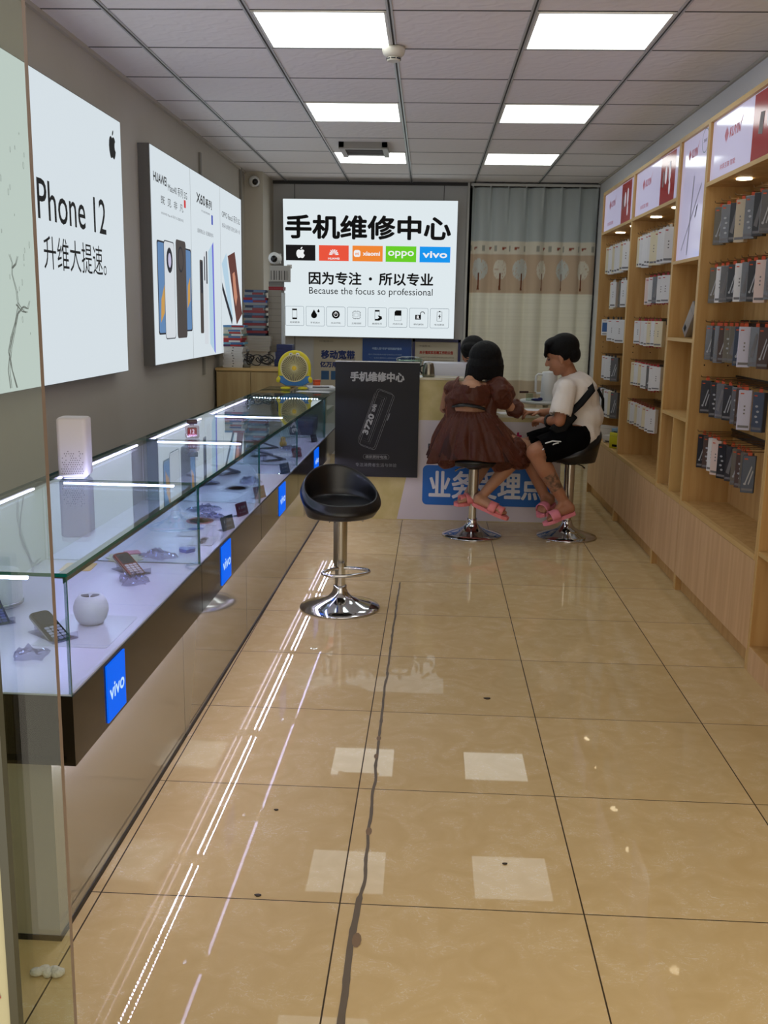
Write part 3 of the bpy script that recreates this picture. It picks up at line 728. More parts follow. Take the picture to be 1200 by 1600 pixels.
# front edge: things inside the counters
def case_item(name, lab, cat, u, w, z, rz, group=None): return thing(name, lab, cat, CW(u, w, z), -CA + rz, group)
M_clear = glassmat('clear acrylic', (232, 232, 240), 1.49)
def feature_phone(lab, u, w, rz, body, keys):
    t = case_item('mobile_phone', lab, 'mobile phone', u, w, DZ + .0052, rz, 'keypad phones in the glass counters')
    # phone leaning back on a clear stand, long axis along local y; top end up
    A = Matrix.Rotation(math.radians(24), 4, 'X')
    def tf(mb): mb.v = [tuple(A @ Vector(v) + Vector((0, 0, .012))) for v in mb.v]; return mb
    tf(MB().rbox(-.027, .027, -.065, .065, 0, .014, .012)).build('body', mat(*body), t)
    tf(MB().rbox(-.0285, .0285, -.0665, .0665, .004, .009, .013)).build('rim', mat('silver plastic', (170, 170, 178), .25, .6), t)
    tf(MB().rbox(-.021, .021, .004, .055, .0138, .0152, .003)).build('screen', mat('phone screen', (38, 42, 52), .35, spec=.2), t)
    kb = MB()
    for r in range(5):
        for c in range(3): kb.rbox(-.0205 + c * .0142, -.0205 + c * .0142 + .0125, -.056 + r * .0112, -.056 + r * .0112 + .009, .0138, .0155, .002, seg=1)
    tf(kb).build('keypad', mat(*keys), t)
    # the stand
    MB().box(-.035, .035, -.075, -.055, 0, .003).box(-.035, .035, -.075, -.072, 0, .018).box(-.030, .030, -.06, .055, .0, .003).prism([(.052, .0), (.056, 0), (.056, .032), (.050, .032)], -.012, .012, 0, (1, 2, 0)).build('stand', M_clear, t)
    return t
feature_phone('black and silver keypad phone on a clear stand in the nearest counter corner', .385, .205, math.radians(52), ('phone black', (28, 28, 32), .25), ('light keys', (150, 150, 170), .35))
feature_phone('red keypad phone on a clear stand in the nearest counter', 1.02, .205, math.radians(48), ('phone red', (120, 18, 28), .25), ('red keys', (205, 190, 195), .35))
feature_phone('dark blue keypad phone at the left edge of the nearest counter', .50, .405, math.radians(40), ('phone blue', (24, 26, 90), .25), ('blue keys', (80, 84, 170), .35))
# white round speaker pot on a clear tray
t = case_item('round_speaker', 'white ball shaped speaker on a square tray in the nearest counter', 'speaker', .49, .135, DZ + .005, 0)
pr = [(.024, 0), (.031, .003), (.040, .016), (.045, .034), (.045, .048), (.040, .064), (.031, .075), (.025, .078), (.020, .075), (.004, .072)]
MB().lathe(pr, seg=40).build('shell', mat('matt white plastic', (214, 212, 222), .4), t)
sv = MB().box(-.024, -.004, -.010, .010, .0735, .0775, rot=((0, 0, .0755), Matrix.Rotation(.4, 3, 'Z'))).box(.004, .022, -.011, .009, .0735, .0775); sv.build('top_slots', mat('slot grey', (90, 86, 98), .5), t)
t = case_item('display_tray', 'square white tray under the ball shaped speaker', 'tray', .40, .12, DZ + .0045, 0); MB().rbox(-.10, .09, -.10, .16, -.0003, .0005, .01).build('plate', mat('pearl tray', (212, 210, 226), .2), t)
t = case_item('router', 'white round pot behind glass at the left end of the nearest counter', 'router', .62, .44, DZ + .0045, 0)
MB().lathe([(.05, 0), (.058, .004), (.060, .02), (.058, .085), (.052, .1), (.045, .102)], seg=40).build('shell', mat('matt white plastic'), t)
MB().lathe([(.0595, .006), (.0615, .008), (.0615, .014), (.0595, .016)], seg=40).build('ring', mat('silver plastic'), t)
# price cards standing against the front glass
def card(lab, u, w, rz, col, h=.055, wd=.042, body=None):
    t = case_item('price_card', lab, 'price card', u, w, DZ + .0045, rz, 'small cards standing in the glass counters')
    A = Matrix.Rotation(math.radians(-14), 4, 'X')
    def tf(mb): mb.v = [tuple(A @ Vector(v)) for v in mb.v]; return mb
    tf(MB().box(-wd, wd, 0, .0015, 0, h)).build('card', mat(*col), t)
    tx = text(t, body or '¥ 399', mat('card print', (170, 190, 210), .6), 0, h * .62, w=wd * 1.2, h=h * .22, y=.0008, name='lettering'); tx.data.transform(A)
    tx = text(t, '4G 128GB', mat('card print'), 0, h * .28, w=wd * 1.1, h=h * .11, y=.0008, name='lettering'); tx.data.transform(A)
    bs = MB().box(-wd * .8, wd * .8, .003, .03, 0, .002); bs.build('foot', M_clear, t)
card('slate grey price card, nearest in the second glass counter', 1.66, .022, math.radians(70), ('slate card', (52, 72, 92), .4), body='¥ 1999')
card('maroon price card in the second glass counter', 1.93, .022, math.radians(70), ('maroon card', (104, 34, 66), .4), body='¥ 899')
card('two tone pink and grey price card in the third glass counter', 2.32, .022, math.radians(66), ('rose card', (150, 92, 112), .4), body='¥ 1299')
card('blue grey price card in the third glass counter, below its far corner', 3.02, .022, math.radians(66), ('blue card', (62, 92, 128), .4), body='¥ 699')
card('dusty red price card in the fourth glass counter', 3.62, .05, math.radians(60), ('dusty red card', (140, 70, 92), .4), body='¥ 2499')
card('small dark card at the far end of the fourth glass counter', 4.30, .04, math.radians(60), ('ink card', (46, 44, 70), .4), .05, .03, body='¥ 59')
# blue and yellow bits, leaflets, blister bags
def leaflet(lab, u, w, rz, col, sx, sy, art=None, name='leaflet'):
    t = case_item(name, lab, 'leaflet', u, w, DZ + .0047, rz, 'printed sheets lying in the glass counters')
    MB().rbox(-sx, sx, -sy, sy, -.0002, .001, .006).build('sheet', mat(*col), t)
    if art:
        for (pts, c) in art:
            m_ = MB(); m_.add([(p[0] * sx, p[1] * sy, .0014) for p in pts], [tuple(range(len(pts)))]); m_.build('print', mat(*c), t)
    return t
oval = circ(0, 0, .9, .8, 18)
leaflet('oval yellow edged leaflet in the second glass counter', 1.80, .17, .3, ('pale sheet', (206, 204, 220), .4), .06, .085, [(oval, ('leaflet red', (176, 90, 96), .5)), (circ(0, 0, .7, .55, 18), ('leaflet cream', (214, 206, 150), .5))])
leaflet('white leaflet printed with a grey oval in the third glass counter', 2.55, .18, -.2, ('pale sheet', (206, 204, 220), .4), .06, .09, [(oval, ('leaflet grey', (150, 148, 170), .5)), (circ(0, 0, .7, .55, 18), ('leaflet cream', (214, 206, 150), .5))])
leaflet('white sheet with a blue oval stamp in the second glass counter', 1.62, .14, .1, ('pale sheet', (206, 204, 220), .4), .05, .09, [(circ(-.1, .4, .6, .3, 14), ('stamp blue', (110, 120, 190), .5))])
t = leaflet('white sheet printed with dark columns of writing in the second glass counter', 1.46, .075, .05, ('pale sheet', (206, 204, 220), .4), .045, .07)
tx = text(t, '年终大清仓', mat('print grey', (60, 58, 70), .6), 0, 0, w=.10, h=.026, y=0, bold=.0008)
for v in tx.data.vertices: v.co = Vector((-v.co.z, v.co.x, .0018))
leaflet('round yellow sticker sheet in the nearest counter', 1.05, .38, .1, ('yellow sheet', (228, 186, 110), .5), .05, .05)
t = case_item('blue_tag', 'small blue heart shaped tag in the nearest counter', 'tag', 1.30, .09, DZ + .0047, .2)
m_ = MB(); hp = [(0, -.032), (.026, -.005), (.028, .012), (.016, .024), (0, .015), (-.016, .024), (-.028, .012), (-.026, -.005)]
m_.prism(hp, 0, .012, 0); m_.build('tag_body', mat('translucent blue', (60, 96, 200), .3), t)
# blister bags: crumpled clear film
rb = random.Random(11)
def bag(lab, u, w, rz, sx, sy, h=.02, cat='plastic bag'):
    def fn(a, b):
        x = (a - .5) * 2 * sx; y = (b - .5) * 2 * sy
        e = 1 - max(abs(a - .5), abs(b - .5)) * 2
        k_ = .8 + .35 * noise.noise(Vector((x * 25 + u * 5, y * 25, u))); return (x * k_, y * k_, .0015 + max(0, e) ** .5 * h * (1 + 1.1 * noise.noise(Vector((x * 70 + u * 9, y * 70, 2.2)))))
    m_ = MB().grid(fn, 16, 16, smooth=False); me = m_.mesh('plastic_bag', glassmat('clear film', (236, 236, 244), 1.4, .05))
    o = obj('plastic_bag', me, None, CW(u, w, DZ + .0047), -CA + rz, label=lab, cat=cat, group='clear packets in the glass counters')
    o.modifiers.new('thickness', 'SOLIDIFY').thickness = .0008
bag('clear crumpled packet beside the red keypad phone', .90, .15, .3, .05, .06)
bag('clear crumpled packet next to the blue heart shaped tag', 1.22, .17, 1.1, .05, .07)
bag('clear crumpled packet in front of the ball shaped speaker', .22, .19, .2, .045, .04)
bag('clear crumpled packet on the oval yellow edged leaflet', 1.86, .13, .5, .06, .07)
bag('clear crumpled packet behind the maroon price card', 2.02, .20, .9, .07, .06)
bag('clear crumpled packet in the middle of the third counter', 2.75, .16, .4, .06, .09)
bag('clear crumpled packet in the fourth counter near its front glass', 3.95, .14, .4, .06, .09)
t = case_item('floral_packet', 'lacy cream packet with a pink corner in the nearest counter', 'packet', 1.18, .27, DZ + .0047, .5)
MB().add([(.055 * (1 + .12 * math.cos(11 * a)) * math.cos(a), .075 * (1 + .1 * math.cos(11 * a)) * math.sin(a), z) for z in (0, .003) for a in [2 * PI * k / 44 for k in range(44)]],
         [tuple(range(44))[::-1], tuple(range(44, 88))] + [(k, (k + 1) % 44, 44 + (k + 1) % 44, 44 + k) for k in range(44)]).build('lace', mat('cream lace', (206, 200, 176), .7), t)
MB().box(.01, .06, .03, .08, .003, .006).build('label', mat('pink label', (204, 120, 150), .6), t)
# smartphones in the farther counters
def slab_phone(lab, u, w, rz, col):
    t = case_item('smartphone', lab, 'smartphone', u, w, DZ + .0052, rz, 'smartphones in the far counters')
    A = Matrix.Rotation(math.radians(18), 4, 'X')
    def tf(mb): mb.v = [tuple(A @ Vector(v) + Vector((0, 0, .024))) for v in mb.v]; return mb
    tf(MB().rbox(-.037, .037, -.078, .078, 0, .009, .009)).build('body', mat(*col), t)
    tf(MB().rbox(-.034, .034, -.073, .073, .0085, .0096, .006)).build('screen', mat('phone screen'), t)
    MB().box(-.03, .03, -.08, .06, 0, .003).prism([(.05, 0), (.054, 0), (.054, .045), (.05, .045)], -.015, .015, 0, (1, 2, 0)).build('stand', M_clear, t)
slab_phone('dark smartphone on a stand behind glass, nearest in the fourth counter', 3.45, .17, 2.4, ('phone slate', (60, 62, 84), .25))
slab_phone('silver smartphone on a stand behind glass, second in the fourth counter', 3.62, .27, 2.5, ('phone silver', (140, 142, 168), .25))
slab_phone('dark smartphone on a stand in the middle of the fourth counter', 3.95, .30, 2.2, ('phone slate', (60, 62, 84), .25))
slab_phone('dark smartphone on a stand in the third counter near the back', 2.95, .32, 2.6, ('phone slate', (60, 62, 84), .25))
slab_phone('silver smartphone on a stand in the third counter', 2.62, .36, 2.4, ('phone silver', (140, 142, 168), .25))
t = case_item('yellow_toy', 'small yellow toy figure in the fourth glass counter', 'toy', 4.02, .20, DZ + .0047, 0)
MB().ell((0, 0, .022), (.024, .02, .022)).ell((0, 0, .05), .017).build('toy_body', mat('toy yellow', (226, 170, 60), .4), t)
MB().ell((-.007, -.015, .054), .0035).ell((.007, -.015, .054), .0035).build('toy_eyes', M_black, t)
# dark boxes in the unlit counter
for k, (u, w, lab) in enumerate([(4.75, .18, 'dark boxed gadget in the unlit far counter, nearer one'), (5.05, .2, 'dark boxed gadget in the unlit far counter, farther one')]):
    t = case_item('gadget_box', lab, 'box', u, w, DZ + .0047, .1 * k, 'boxes in the unlit counter')
    MB().rbox(-.08, .08, -.09, .09, 0, .09, .004).build('box_body', mat('indigo box', (58, 54, 92), .5), t)
    MB().rbox(-.082, .082, -.092, .092, .06, .095, .004).build('lid', mat('indigo lid', (76, 72, 112), .5), t)

# ------------------------------------------------------------------ on top of the counters
# tall white cylinder-square speaker
t = thing('speaker_tower', 'tall white rounded speaker tower with a dotted grille on the nearest counter', 'speaker', CW(1.195, .43, TZ), -CA + math.radians(8))
MB().rbox(-.048, .048, -.045, .045, .006, .198, .014, seg=6).build('shell', mat('warm white plastic', (222, 214, 214), .45), t)
MB().rbox(-.039, .039, -.039, .039, 0, .007, .013, seg=6).build('foot', mat('clear grey base', (160, 160, 176), .2), t)
MB().rbox(-.038, .038, -.038, .038, .1945, .1965, .013, seg=6).build('top_plate', mat('white top plate', (200, 204, 206), .3), t)
MB().cyl((.0425, -.02, .15), (.0445, -.02, .15), .0035, seg=12).build('button', mat('button grey', (90, 88, 92), .4), t)
dots = MB(); rp = random.Random(5)
for r in range(11):
    for c in range(10):
        z = .018 + r * .0072; x = -.034 + c * .0072 + (r % 2) * .003
        if rp.random() < (1.0 if r < 3 else 1.15 - r * .085): dots.add([(x + .0019 * math.cos(a) , -.0453, z + .0019 * math.sin(a)) for a in [2 * PI * k / 6 for k in range(6)]], [tuple(range(6))])
dots.build('grille_dots', mat('grille grey', (122, 112, 112), .6), t)
# square perfume bottle
t = thing('perfume_bottle', 'square glass bottle with dark cap and red label on the counters', 'bottle', CW(2.27, .315, TZ), -CA + .35)
MB().rbox(-.03, .03, -.02, .02, 0, .056, .012, seg=4).build('glass_body', glassmat('bottle glass', (236, 226, 226), 1.5), t)
MB().rbox(-.02, .02, -.012, .012, .008, .046, .006).build('red_content', mat('red liquid', (128, 18, 30), .2), t)
MB().cyl((0, 0, .056), (0, 0, .064), .009, seg=16).build('neck', mat('silver plastic'), t)
MB().rbox(-.022, .022, -.016, .016, .062, .082, .004).build('cap', mat('dark red cap', (46, 18, 22), .2), t)
text(t, '12', M_white, 0, .030, w=.018, h=.018, y=.0125)
# yellow round-faced desk fan (plain goggle face)
t = thing('desk_fan', 'yellow and blue round desk fan with big eyes on the far counter', 'fan', (-.963, 7.10, TZ), .06)
fy = mat('fan yellow', (226, 208, 24), .4); fb = mat('fan blue', (32, 112, 176), .4); fc = mat('fan cream', (222, 208, 150), .45)
sh = MB()
def cappts(r, zc, zb_, n=28): return [(r * math.cos(a), zc + r * math.sin(a)) for a in [PI * k / n for k in range(n + 1)]] + [(-r, zb_ + .05), (-r * .82, zb_ + .018), (-r * .5, zb_), (r * .5, zb_), (r * .82, zb_ + .018), (r, zb_ + .05)]
ring_out = cappts(.118, .164, .03)
sh.prism(ring_out, -.005, .05, 0, (0, 2, 1), True, bev=.012); sh.build('body', fy, t)
MB().prism([(-.113, .085), (-.105, .052), (-.06, .028), (.06, .028), (.105, .052), (.113, .085), (.112, .10), (-.112, .10)], -.012, .056, 0, (0, 2, 1), False, bev=.008).build('blue_bib', fb, t)
MB().prism(circ(0, .156, .094, .094, 40), -.016, -.004, 0, (0, 2, 1)).build('fan_well', mat('fan well', (126, 116, 84), .6), t)
gr = MB().tube([(.096 * math.cos(a), -.016, .156 + .096 * math.sin(a)) for a in [2 * PI * k / 48 for k in range(48)]], .0045, 8, closed=True)
for k in range(40):
    a = 2 * PI * k / 40; gr.tube([(.016 * math.cos(a), -.024, .156 + .016 * math.sin(a)), (.05 * math.cos(a + .12), -.024, .156 + .05 * math.sin(a + .12)), (.096 * math.cos(a + .2), -.017, .156 + .096 * math.sin(a + .2))], .0017, 5)
gr.build('grille', fc, t)
MB().ell((0, -.022, .156), (.018, .008, .018)).build('hub', mat('fan hub', (232, 190, 30), .4), t)
for s in (-1, 1):
    MB().cyl((s * .024, -.006, .252), (s * .024, -.016, .252), .014, seg=20).build('eye', M_white, t)
    MB().cyl((s * .024, -.016, .252), (s * .024, -.018, .252), .006, seg=14).build('pupil', M_black, t)
    MB().ell((s * .112, .0, .075), (.018, .016, .026), Matrix.Rotation(s * -.5, 3, 'Y')).build('hand', fy, t)
    MB().ell((s * .062, -.02, .012), (.038, .03, .012)).build('foot', fy, t)
# papers by the fan
for k, (x, y, rz, sx, sy, lab) in enumerate([(-.78, 7.22, .2, .10, .14, 'white paper sheet lying on the far counter beside the fan'), (-.80, 6.93, -.15, .12, .05, 'pale leaflet lying on the far counter in front of the fan')]):
    t = thing('paper_sheet', lab, 'paper', (x, y, TZ + .0005), rz, 'papers on the far counter')
    MB().box(-sx, sx, -sy, sy, 0, .002 + .014 * (k == 0)).build('sheet', M_paper, t)
t = thing('pen', 'dark pen lying on the papers beside the fan', 'pen', (-.76, 7.10, TZ + .0225), .2)
MB().cyl((-.07, 0, 0), (.05, 0, 0), .0045).build('barrel', M_black, t); MB().cyl((.05, 0, 0), (.066, 0, 0), .0045, .001).build('tip', M_chrome, t)
t = thing('orange_box', 'small orange box behind the yellow fan', 'box', (-.83, 7.36, TZ + .0), .5)
MB().rbox(-.022, .022, -.02, .02, 0, .055, .003).build('box_body', mat('orange card', (226, 92, 40), .5), t); MB().box(-.023, .023, -.021, .021, .042, .057).build('lid', mat('dark orange card', (200, 70, 30), .5), t)
# ------------------------------------------------------------------ rear cabinet with stacked goods
t = thing('cabinet', 'light wooden cabinet in the far left corner under stacks of boxes', 'cabinet', (-1.46, 8.35, 0))
MB().box(-.268, .30, -.35, .35, .02, .965).build('body', mat('light oak veneer', (176, 148, 100), .5, noise_s=4, noise_c=(188, 162, 114), stretch=(6, 6, .5)), t)
MB().box(-.272, .32, -.37, .37, .965, .985).build('top', M_woodedge, t)
MB().box(-.26, .29, -.34, .34, 0, .02).build('plinth', mat('dark skirt foot'), t)
MB().box(-.262, .015, -.362, -.35, .06, .955).build('door', mat('light oak veneer'), t); MB().box(.02, .294, -.362, -.35, .06, .955).build('door', mat('light oak veneer'), t)
CZ = .986
cwh = ('carton white', (206, 202, 198), .6); cgr = ('carton grey', (168, 162, 152), .6)
def flatbox(lab, x, y, z, sx, sy, h, col, rz=0, group=None, band=None, mark=True):
    t = thing('phone_box', lab, 'box', (x, y, z), rz, group)
    MB().box(-sx, sx, -sy, sy, 0, h * .42).build('box_body', mat(*col), t)
    MB().box(-sx - .001, sx + .001, -sy - .001, sy + .001, h * .42 + .0008, h).build('lid', mat(*col), t)
    if band: MB().box(-sx * .2, sx * .9, -sy - .0018, -sy - .0012, h * .1, h * .9).build('print', mat(*band), t)
    elif mark: MB().box(-.006, .006, -sy - .0018, -sy - .0012, h * .35, h * .65).build('print', M_ink, t)
    return t
# stack A: eight white boxes, then coloured ones
rr = random.Random(21); ordn = ['bottom', 'second', 'third', 'fourth', 'fifth', 'sixth', 'seventh', 'eighth', 'ninth', 'tenth', 'eleventh', 'twelfth', 'thirteenth', 'fourteenth', 'fifteenth', 'sixteenth', 'seventeenth', 'eighteenth']
z = CZ
for k in range(8):
    flatbox('white phone box in the front left stack, %s from the cabinet top' % ordn[k], -1.60 + rr.uniform(-.008, .008), 8.15, z, .082, .09, .0205, cwh, rr.uniform(-.05, .05), 'white boxes of the front left stack'); z += .0212
cols = [('purple', (74, 40, 84)), ('light blue', (110, 160, 184)), ('crimson', (164, 26, 36)), ('crimson', (150, 20, 30)), ('pale salmon', (196, 160, 140)), ('teal', (84, 128, 134)), ('cream', (192, 190, 170)), ('white', (200, 200, 196)), ('cream', (186, 186, 170)), ('sky blue', (96, 146, 196))]
cnt = {}
for k, (n, c) in enumerate(cols):
    lab = '%s edged box in the front left stack, %s layer above its white boxes' % (n, ordn[k] if k else 'first')
    flatbox(lab, -1.605 + rr.uniform(-.012, .012), 8.15, z, .086 + rr.uniform(-.006, .008), .09, .0165, ('box ' + n, c, .55), rr.uniform(-.08, .08), 'coloured boxes of the front left stack', band=[('box red', (160, 32, 38), .5), ('box blue print', (60, 100, 150), .5), ('box white print', (206, 206, 206), .5)][k % 3]); z += .0172
# stack B: grey cartons then a tall pile of blue and red manuals
z = CZ
t = thing('carton', 'grey carton at the foot of the tall stack of manuals', 'carton', (-1.445, 8.45, z)); MB().box(-.085, .085, -.09, .09, 0, .12).build('carton_body', mat(*cgr), t); MB().box(-.087, .087, -.092, .092, .105, .122).build('lid', mat('carton lid', (178, 172, 164), .6), t)
z += .1225
for k in range(3): flatbox('pale grey flat carton, %s of three on the corner stack' % ['lowest', 'middle', 'highest'][k], -1.44 + .006 * k, 8.44, z, .095, .095, .043, cgr, rr.uniform(-.04, .04), 'grey cartons in the corner stack', mark=False); z += .0435
colb = [('navy', (36, 50, 78)), ('red', (132, 34, 42)), ('navy', (44, 60, 90)), ('grey', (140, 140, 140)), ('red', (136, 36, 42)), ('slate', (64, 84, 112)), ('grey', (136, 138, 140)), ('navy', (34, 54, 96)), ('slate', (70, 92, 120)), ('red', (146, 28, 38)), ('grey', (128, 130, 134)), ('navy', (40, 60, 100)), ('grey', (160, 158, 152)), ('blue', (30, 80, 168)), ('crimson', (150, 20, 34)), ('slate', (76, 88, 104)), ('grey', (120, 124, 130)), ('navy', (52, 66, 92))]
for k, (n, c) in enumerate(colb):
    flatbox('%s thin box in the tall corner stack, %s above the grey cartons' % (n, ordn[k] if k else 'first'), -1.475 + rr.uniform(-.010, .010), 8.46, z, .092 + rr.uniform(-.01, .006), .08, .0205, ('thin ' + n, c, .55), rr.uniform(-.1, .1), 'thin boxes of the tall corner stack', band=[None, ('box dull red', (128, 44, 50), .5), ('box slate print', (90, 110, 136), .5)][k % 3], mark=False); z += .0212
# stack C: tall grey carton tower with a red box, a chalk box and a camera on top
t = thing('carton_tower', 'tall narrow grey carton standing beside the tall stack', 'carton', (-1.31, 8.50, CZ + .115)); m_ = MB().box(-.055, .055, -.07, .07, 0, .52); m_.build('carton_body', mat('carton dun', (142, 134, 122), .65), t)
m_ = MB()
for k in range(9): m_.box(-.0555, .0555, -.0708, -.07, .05 + k * .052, .053 + k * .052)
m_.build('layer_lines', mat('carton line', (104, 96, 86), .7), t)
m_ = MB().box(.0555, .07, -.068, .06, 0, .50); m_.build('side_sleeve', mat('white sleeve', (200, 204, 206), .6), t)
flatbox('crimson box on top of the tall narrow grey carton', -1.30, 8.50, CZ + .6355, .062, .07, .028, ('box crimson2', (140, 16, 28), .5), 0, mark=False)
flatbox('dull grey box under the striped white carton', -1.305, 8.50, CZ + .664, .055, .07, .042, ('box dun', (122, 118, 110), .6), 0, mark=False)
t = thing('striped_carton', 'white carton with dark stripes high on the corner stack beside the sign', 'carton', (-1.27, 8.48, CZ + .7065), .1)
MB().box(-.085, .085, -.07, .07, 0, .13, rot=((0, 0, .06), Matrix.Rotation(0, 3, 'Y'))).build('carton_body', mat('carton pale', (170, 166, 158), .6), t)
m_ = MB()
for k in range(7): m_.box(-.075 + k * .022, -.069 + k * .022 + (.005 if k % 2 else 0), -.0712, -.0702, .012, .088)
m_.build('stripes', mat('stripe grey', (84, 80, 76), .6), t); MB().box(.06, .10, -.06, -.02, .11, .14).build('tape', M_white, t)
c2 = secam((-1.30, 8.52, 1.885), -.3, 'white ball camera resting on the striped carton near the sign')
for o in c2.children: pass
# blue boxes behind the fan
for k in range(3):
    flatbox('dark blue box low beside the sign corner, %s of three' % ['lowest', 'middle', 'highest'][k], -1.235 + .01 * k, 8.40, CZ + .0 + k * .062, .065, .07, .061, ('indigo carton', (34, 44, 96), .5), 0, 'dark blue boxes beside the fan', mark=False)
MB_ = MB()
rc = random.Random(4)
for k in range(9):
    cx, cy, r = rc.uniform(-.10, .09), rc.uniform(-.05, .04), rc.uniform(.03, .055)
    tilt = Matrix.Rotation(rc.uniform(-1.2, 1.2), 3, 'X') @ Matrix.Rotation(rc.uniform(-1, 1), 3, 'Y')
    c = Vector((cx, cy, .065 + rc.uniform(-.01, .02)))
    MB_.tube([c + tilt @ Vector((r * math.cos(a) * (1 + .15 * math.sin(3 * a)), r * math.sin(a), .008 * math.sin(2 * a))) for a in [2 * PI * j / 20 for j in range(20)]], .0045, 6, closed=True)
MB_.v = [(v[0], v[1], max(.005, v[2])) for v in MB_.v]
MB_.build('cable_heap', mat('black cable', (22, 20, 22), .5), None, (-1.40, 8.10, CZ), label='tangled heap of black cables on the cabinet behind the fan', cat='cables', kind='stuff')
t = thing('machine_part', 'grey metal gadget among the cables on the cabinet', 'gadget', (-1.485, 8.10, CZ))
MB().rbox(-.03, .02, -.03, .03, 0, .05, .006).build('base', mat('gadget grey', (120, 118, 112), .4), t); MB().cyl((-.01, 0, .05), (.0, 0, .13), .009).build('arm', mat('gadget dark', (40, 38, 38), .4), t); MB().ell((.0, 0, .135), .016).build('knob', mat('gadget grey'), t)

# ------------------------------------------------------------------ cash counter
CY_ = 6.83
M_onyx = mat('yellow marble laminate', (212, 196, 140), .3, noise_s=7, noise_c=(192, 176, 112), bump=0)
t = thing('cash_counter', 'cream marble cash counter at the back with a white and blue sheet on its front', 'counter', (.16, 6.95, 0))
MB().box(-.77, .22, -.12, .12, 0.0, .995).build('tall_body', M_onyx, t)
MB().box(-.77, .24, -.13, .14, .995, 1.01).build('tall_top', mat('pale marble top', (212, 204, 176), .2), t)
MB().box(.24, .79, -.119, .45, 0, .745).build('low_body', M_onyx, t)
MB().box(.222, .80, -.125, .46, .745, .765).build('low_top', mat('pale marble top'), t)
MB().box(-.77, .222, .12, .55, .70, .745).build('inner_desk', mat('pale marble top'), t)
# the white printed sheet
ox, oy = .16, 6.95
sh = MB(); q = [(-.192 - ox, .004), (.79, .004), (.79, .715), (-.049 - ox, .715)]
sh.flat(q, .1215); sheet = sh.build('printed_sheet', mat('lilac white sheet', (214, 206, 210), .5), t)
b_ = MB(); b_.flat(rrect(-.015 - ox, .885 - ox, .114, .398, .035), .1235); bl = b_.build('blue_block', mat('carrier blue', (0, 100, 186), .45), t)
text(bl, '业务受理点', mat('sheet white print', (226, 226, 230), .5), (.035 + .835) / 2 - ox, .262, w=.80, h=.19, y=.125, bold=.005)
text(sheet, '5G', mat('carrier blue'), .47 - ox, .58, w=.14, h=.09, y=.1235, bold=.006)
text(sheet, '+', mat('magenta print', (190, 20, 100), .5), .643 - ox, .617, w=.045, h=.045, y=.1235, bold=.004); text(sheet, '+', mat('green print', (60, 140, 70), .5), .598 - ox, .60, w=.03, h=.03, y=.1235, bold=.003)
text(sheet, '中国移动', mat('print grey'), .13 - ox, .53, w=.22, h=.06, y=.1235, bold=.002)
# black battery poster
t = thing('advert_board', 'black advert board with a battery drawing standing against the cash counter', 'advert board', (-.345, 6.80, .31))
MB().box(-.292, .292, -.004, .0295, 0, .80).build('board', mat('matt black board', (34, 34, 40), .5, spec=.3), t)
MB().box(-.292, .292, -.005, .019, .80, .806).build('top_edge', M_white, t)
pg = mat('board grey print', (176, 176, 178), .6); pd = mat('board dim print', (130, 130, 134), .6)
text(t, '手机维修中心', pg, .0, .70, w=.37, h=.062, y=.0055, bold=.003, name='title')
text(t, '续航更好电池', pd, .0, .142, w=.15, h=.022, y=.0055, bold=.0008); text(t, '专注消费者生活与体验', pd, 0, .085, w=.29, h=.026, y=.0055)
m_ = MB(); outline(m_, rrect(-.092, .092, .125, .160, .017), .0016, .0055)
an = math.radians(-19); c_, s_ = math.cos(an), math.sin(an)
def rt(pts, cx=.0, cz=.40): return [(cx + (p[0] * c_ - p[1] * s_), cz + (p[0] * s_ + p[1] * c_)) for p in pts]
outline(m_, rt(rrect(-.058, .062, -.205, .205, .02)), .0022, .0055); outline(m_, rt(rrect(-.07, .05, -.198, .212, .02)), .0018, .0056)
outline(m_, rt([(-.078, -.165), (.0, -.165), (.0, .165), (-.078, .165)]), .0024, .0058); outline(m_, rt([(-.068, -.15), (-.012, -.15), (-.012, .15), (-.068, .15)]), .0014, .0058)
outline(m_, rt([(-.078, -.175), (.012, -.175), (.012, .175), (-.078, .175)]), .001, .0058)
m_.flat(rt(circ(.07, .05, .004, .03, 8)), .006)
m_.build('phone_drawing', pd, t)
tx = text(t, '3720', pg, *rt([(-.045, -.045)])[0], w=.145, h=.036, y=.006, bold=.003, rot=math.radians(90) + an); tx = text(t, 'mAh', pg, *rt([(-.048, .075)])[0], w=.05, h=.028, y=.006, bold=.001, rot=math.radians(90) + an)
# things on / behind the counter
t = thing('metal_kettle', 'small brushed steel jug on the cash counter beside the black board', 'jug', (.008, 6.93, 1.01))
MB().lathe([(.034, 0), (.044, .003), (.044, .02), (.041, .06), (.034, .085), (.034, .09), (.030, .092)], seg=28).build('body', M_steel, t)
MB().tube([(-.036, 0, .08), (-.058, 0, .07), (-.06, 0, .04), (-.044, 0, .02)], .006, 8).build('handle', M_black, t)
MB().ell((0, 0, .092), (.032, .032, .010)).build('lid', M_steel, t)
t = thing('plastic_tub', 'clear plastic tub behind the top of the black board', 'tub', (-.13, 6.98, 1.01))
MB().lathe([(.075, 0), (.088, .09), (.092, .11), (.09, .112), (.086, .09), (.073, .002)], seg=32).build('tub_wall', glassmat('thin plastic', (225, 235, 228), 1.35), t)
MB().lathe([(.092, .108), (.095, .112), (.09, .125), (.05, .135), (.004, .136)], seg=32).build('lid', glassmat('thin plastic'), t)
t = thing('white_printer', 'white printer back standing behind the cash counter', 'printer', (.16, 7.26, .745))
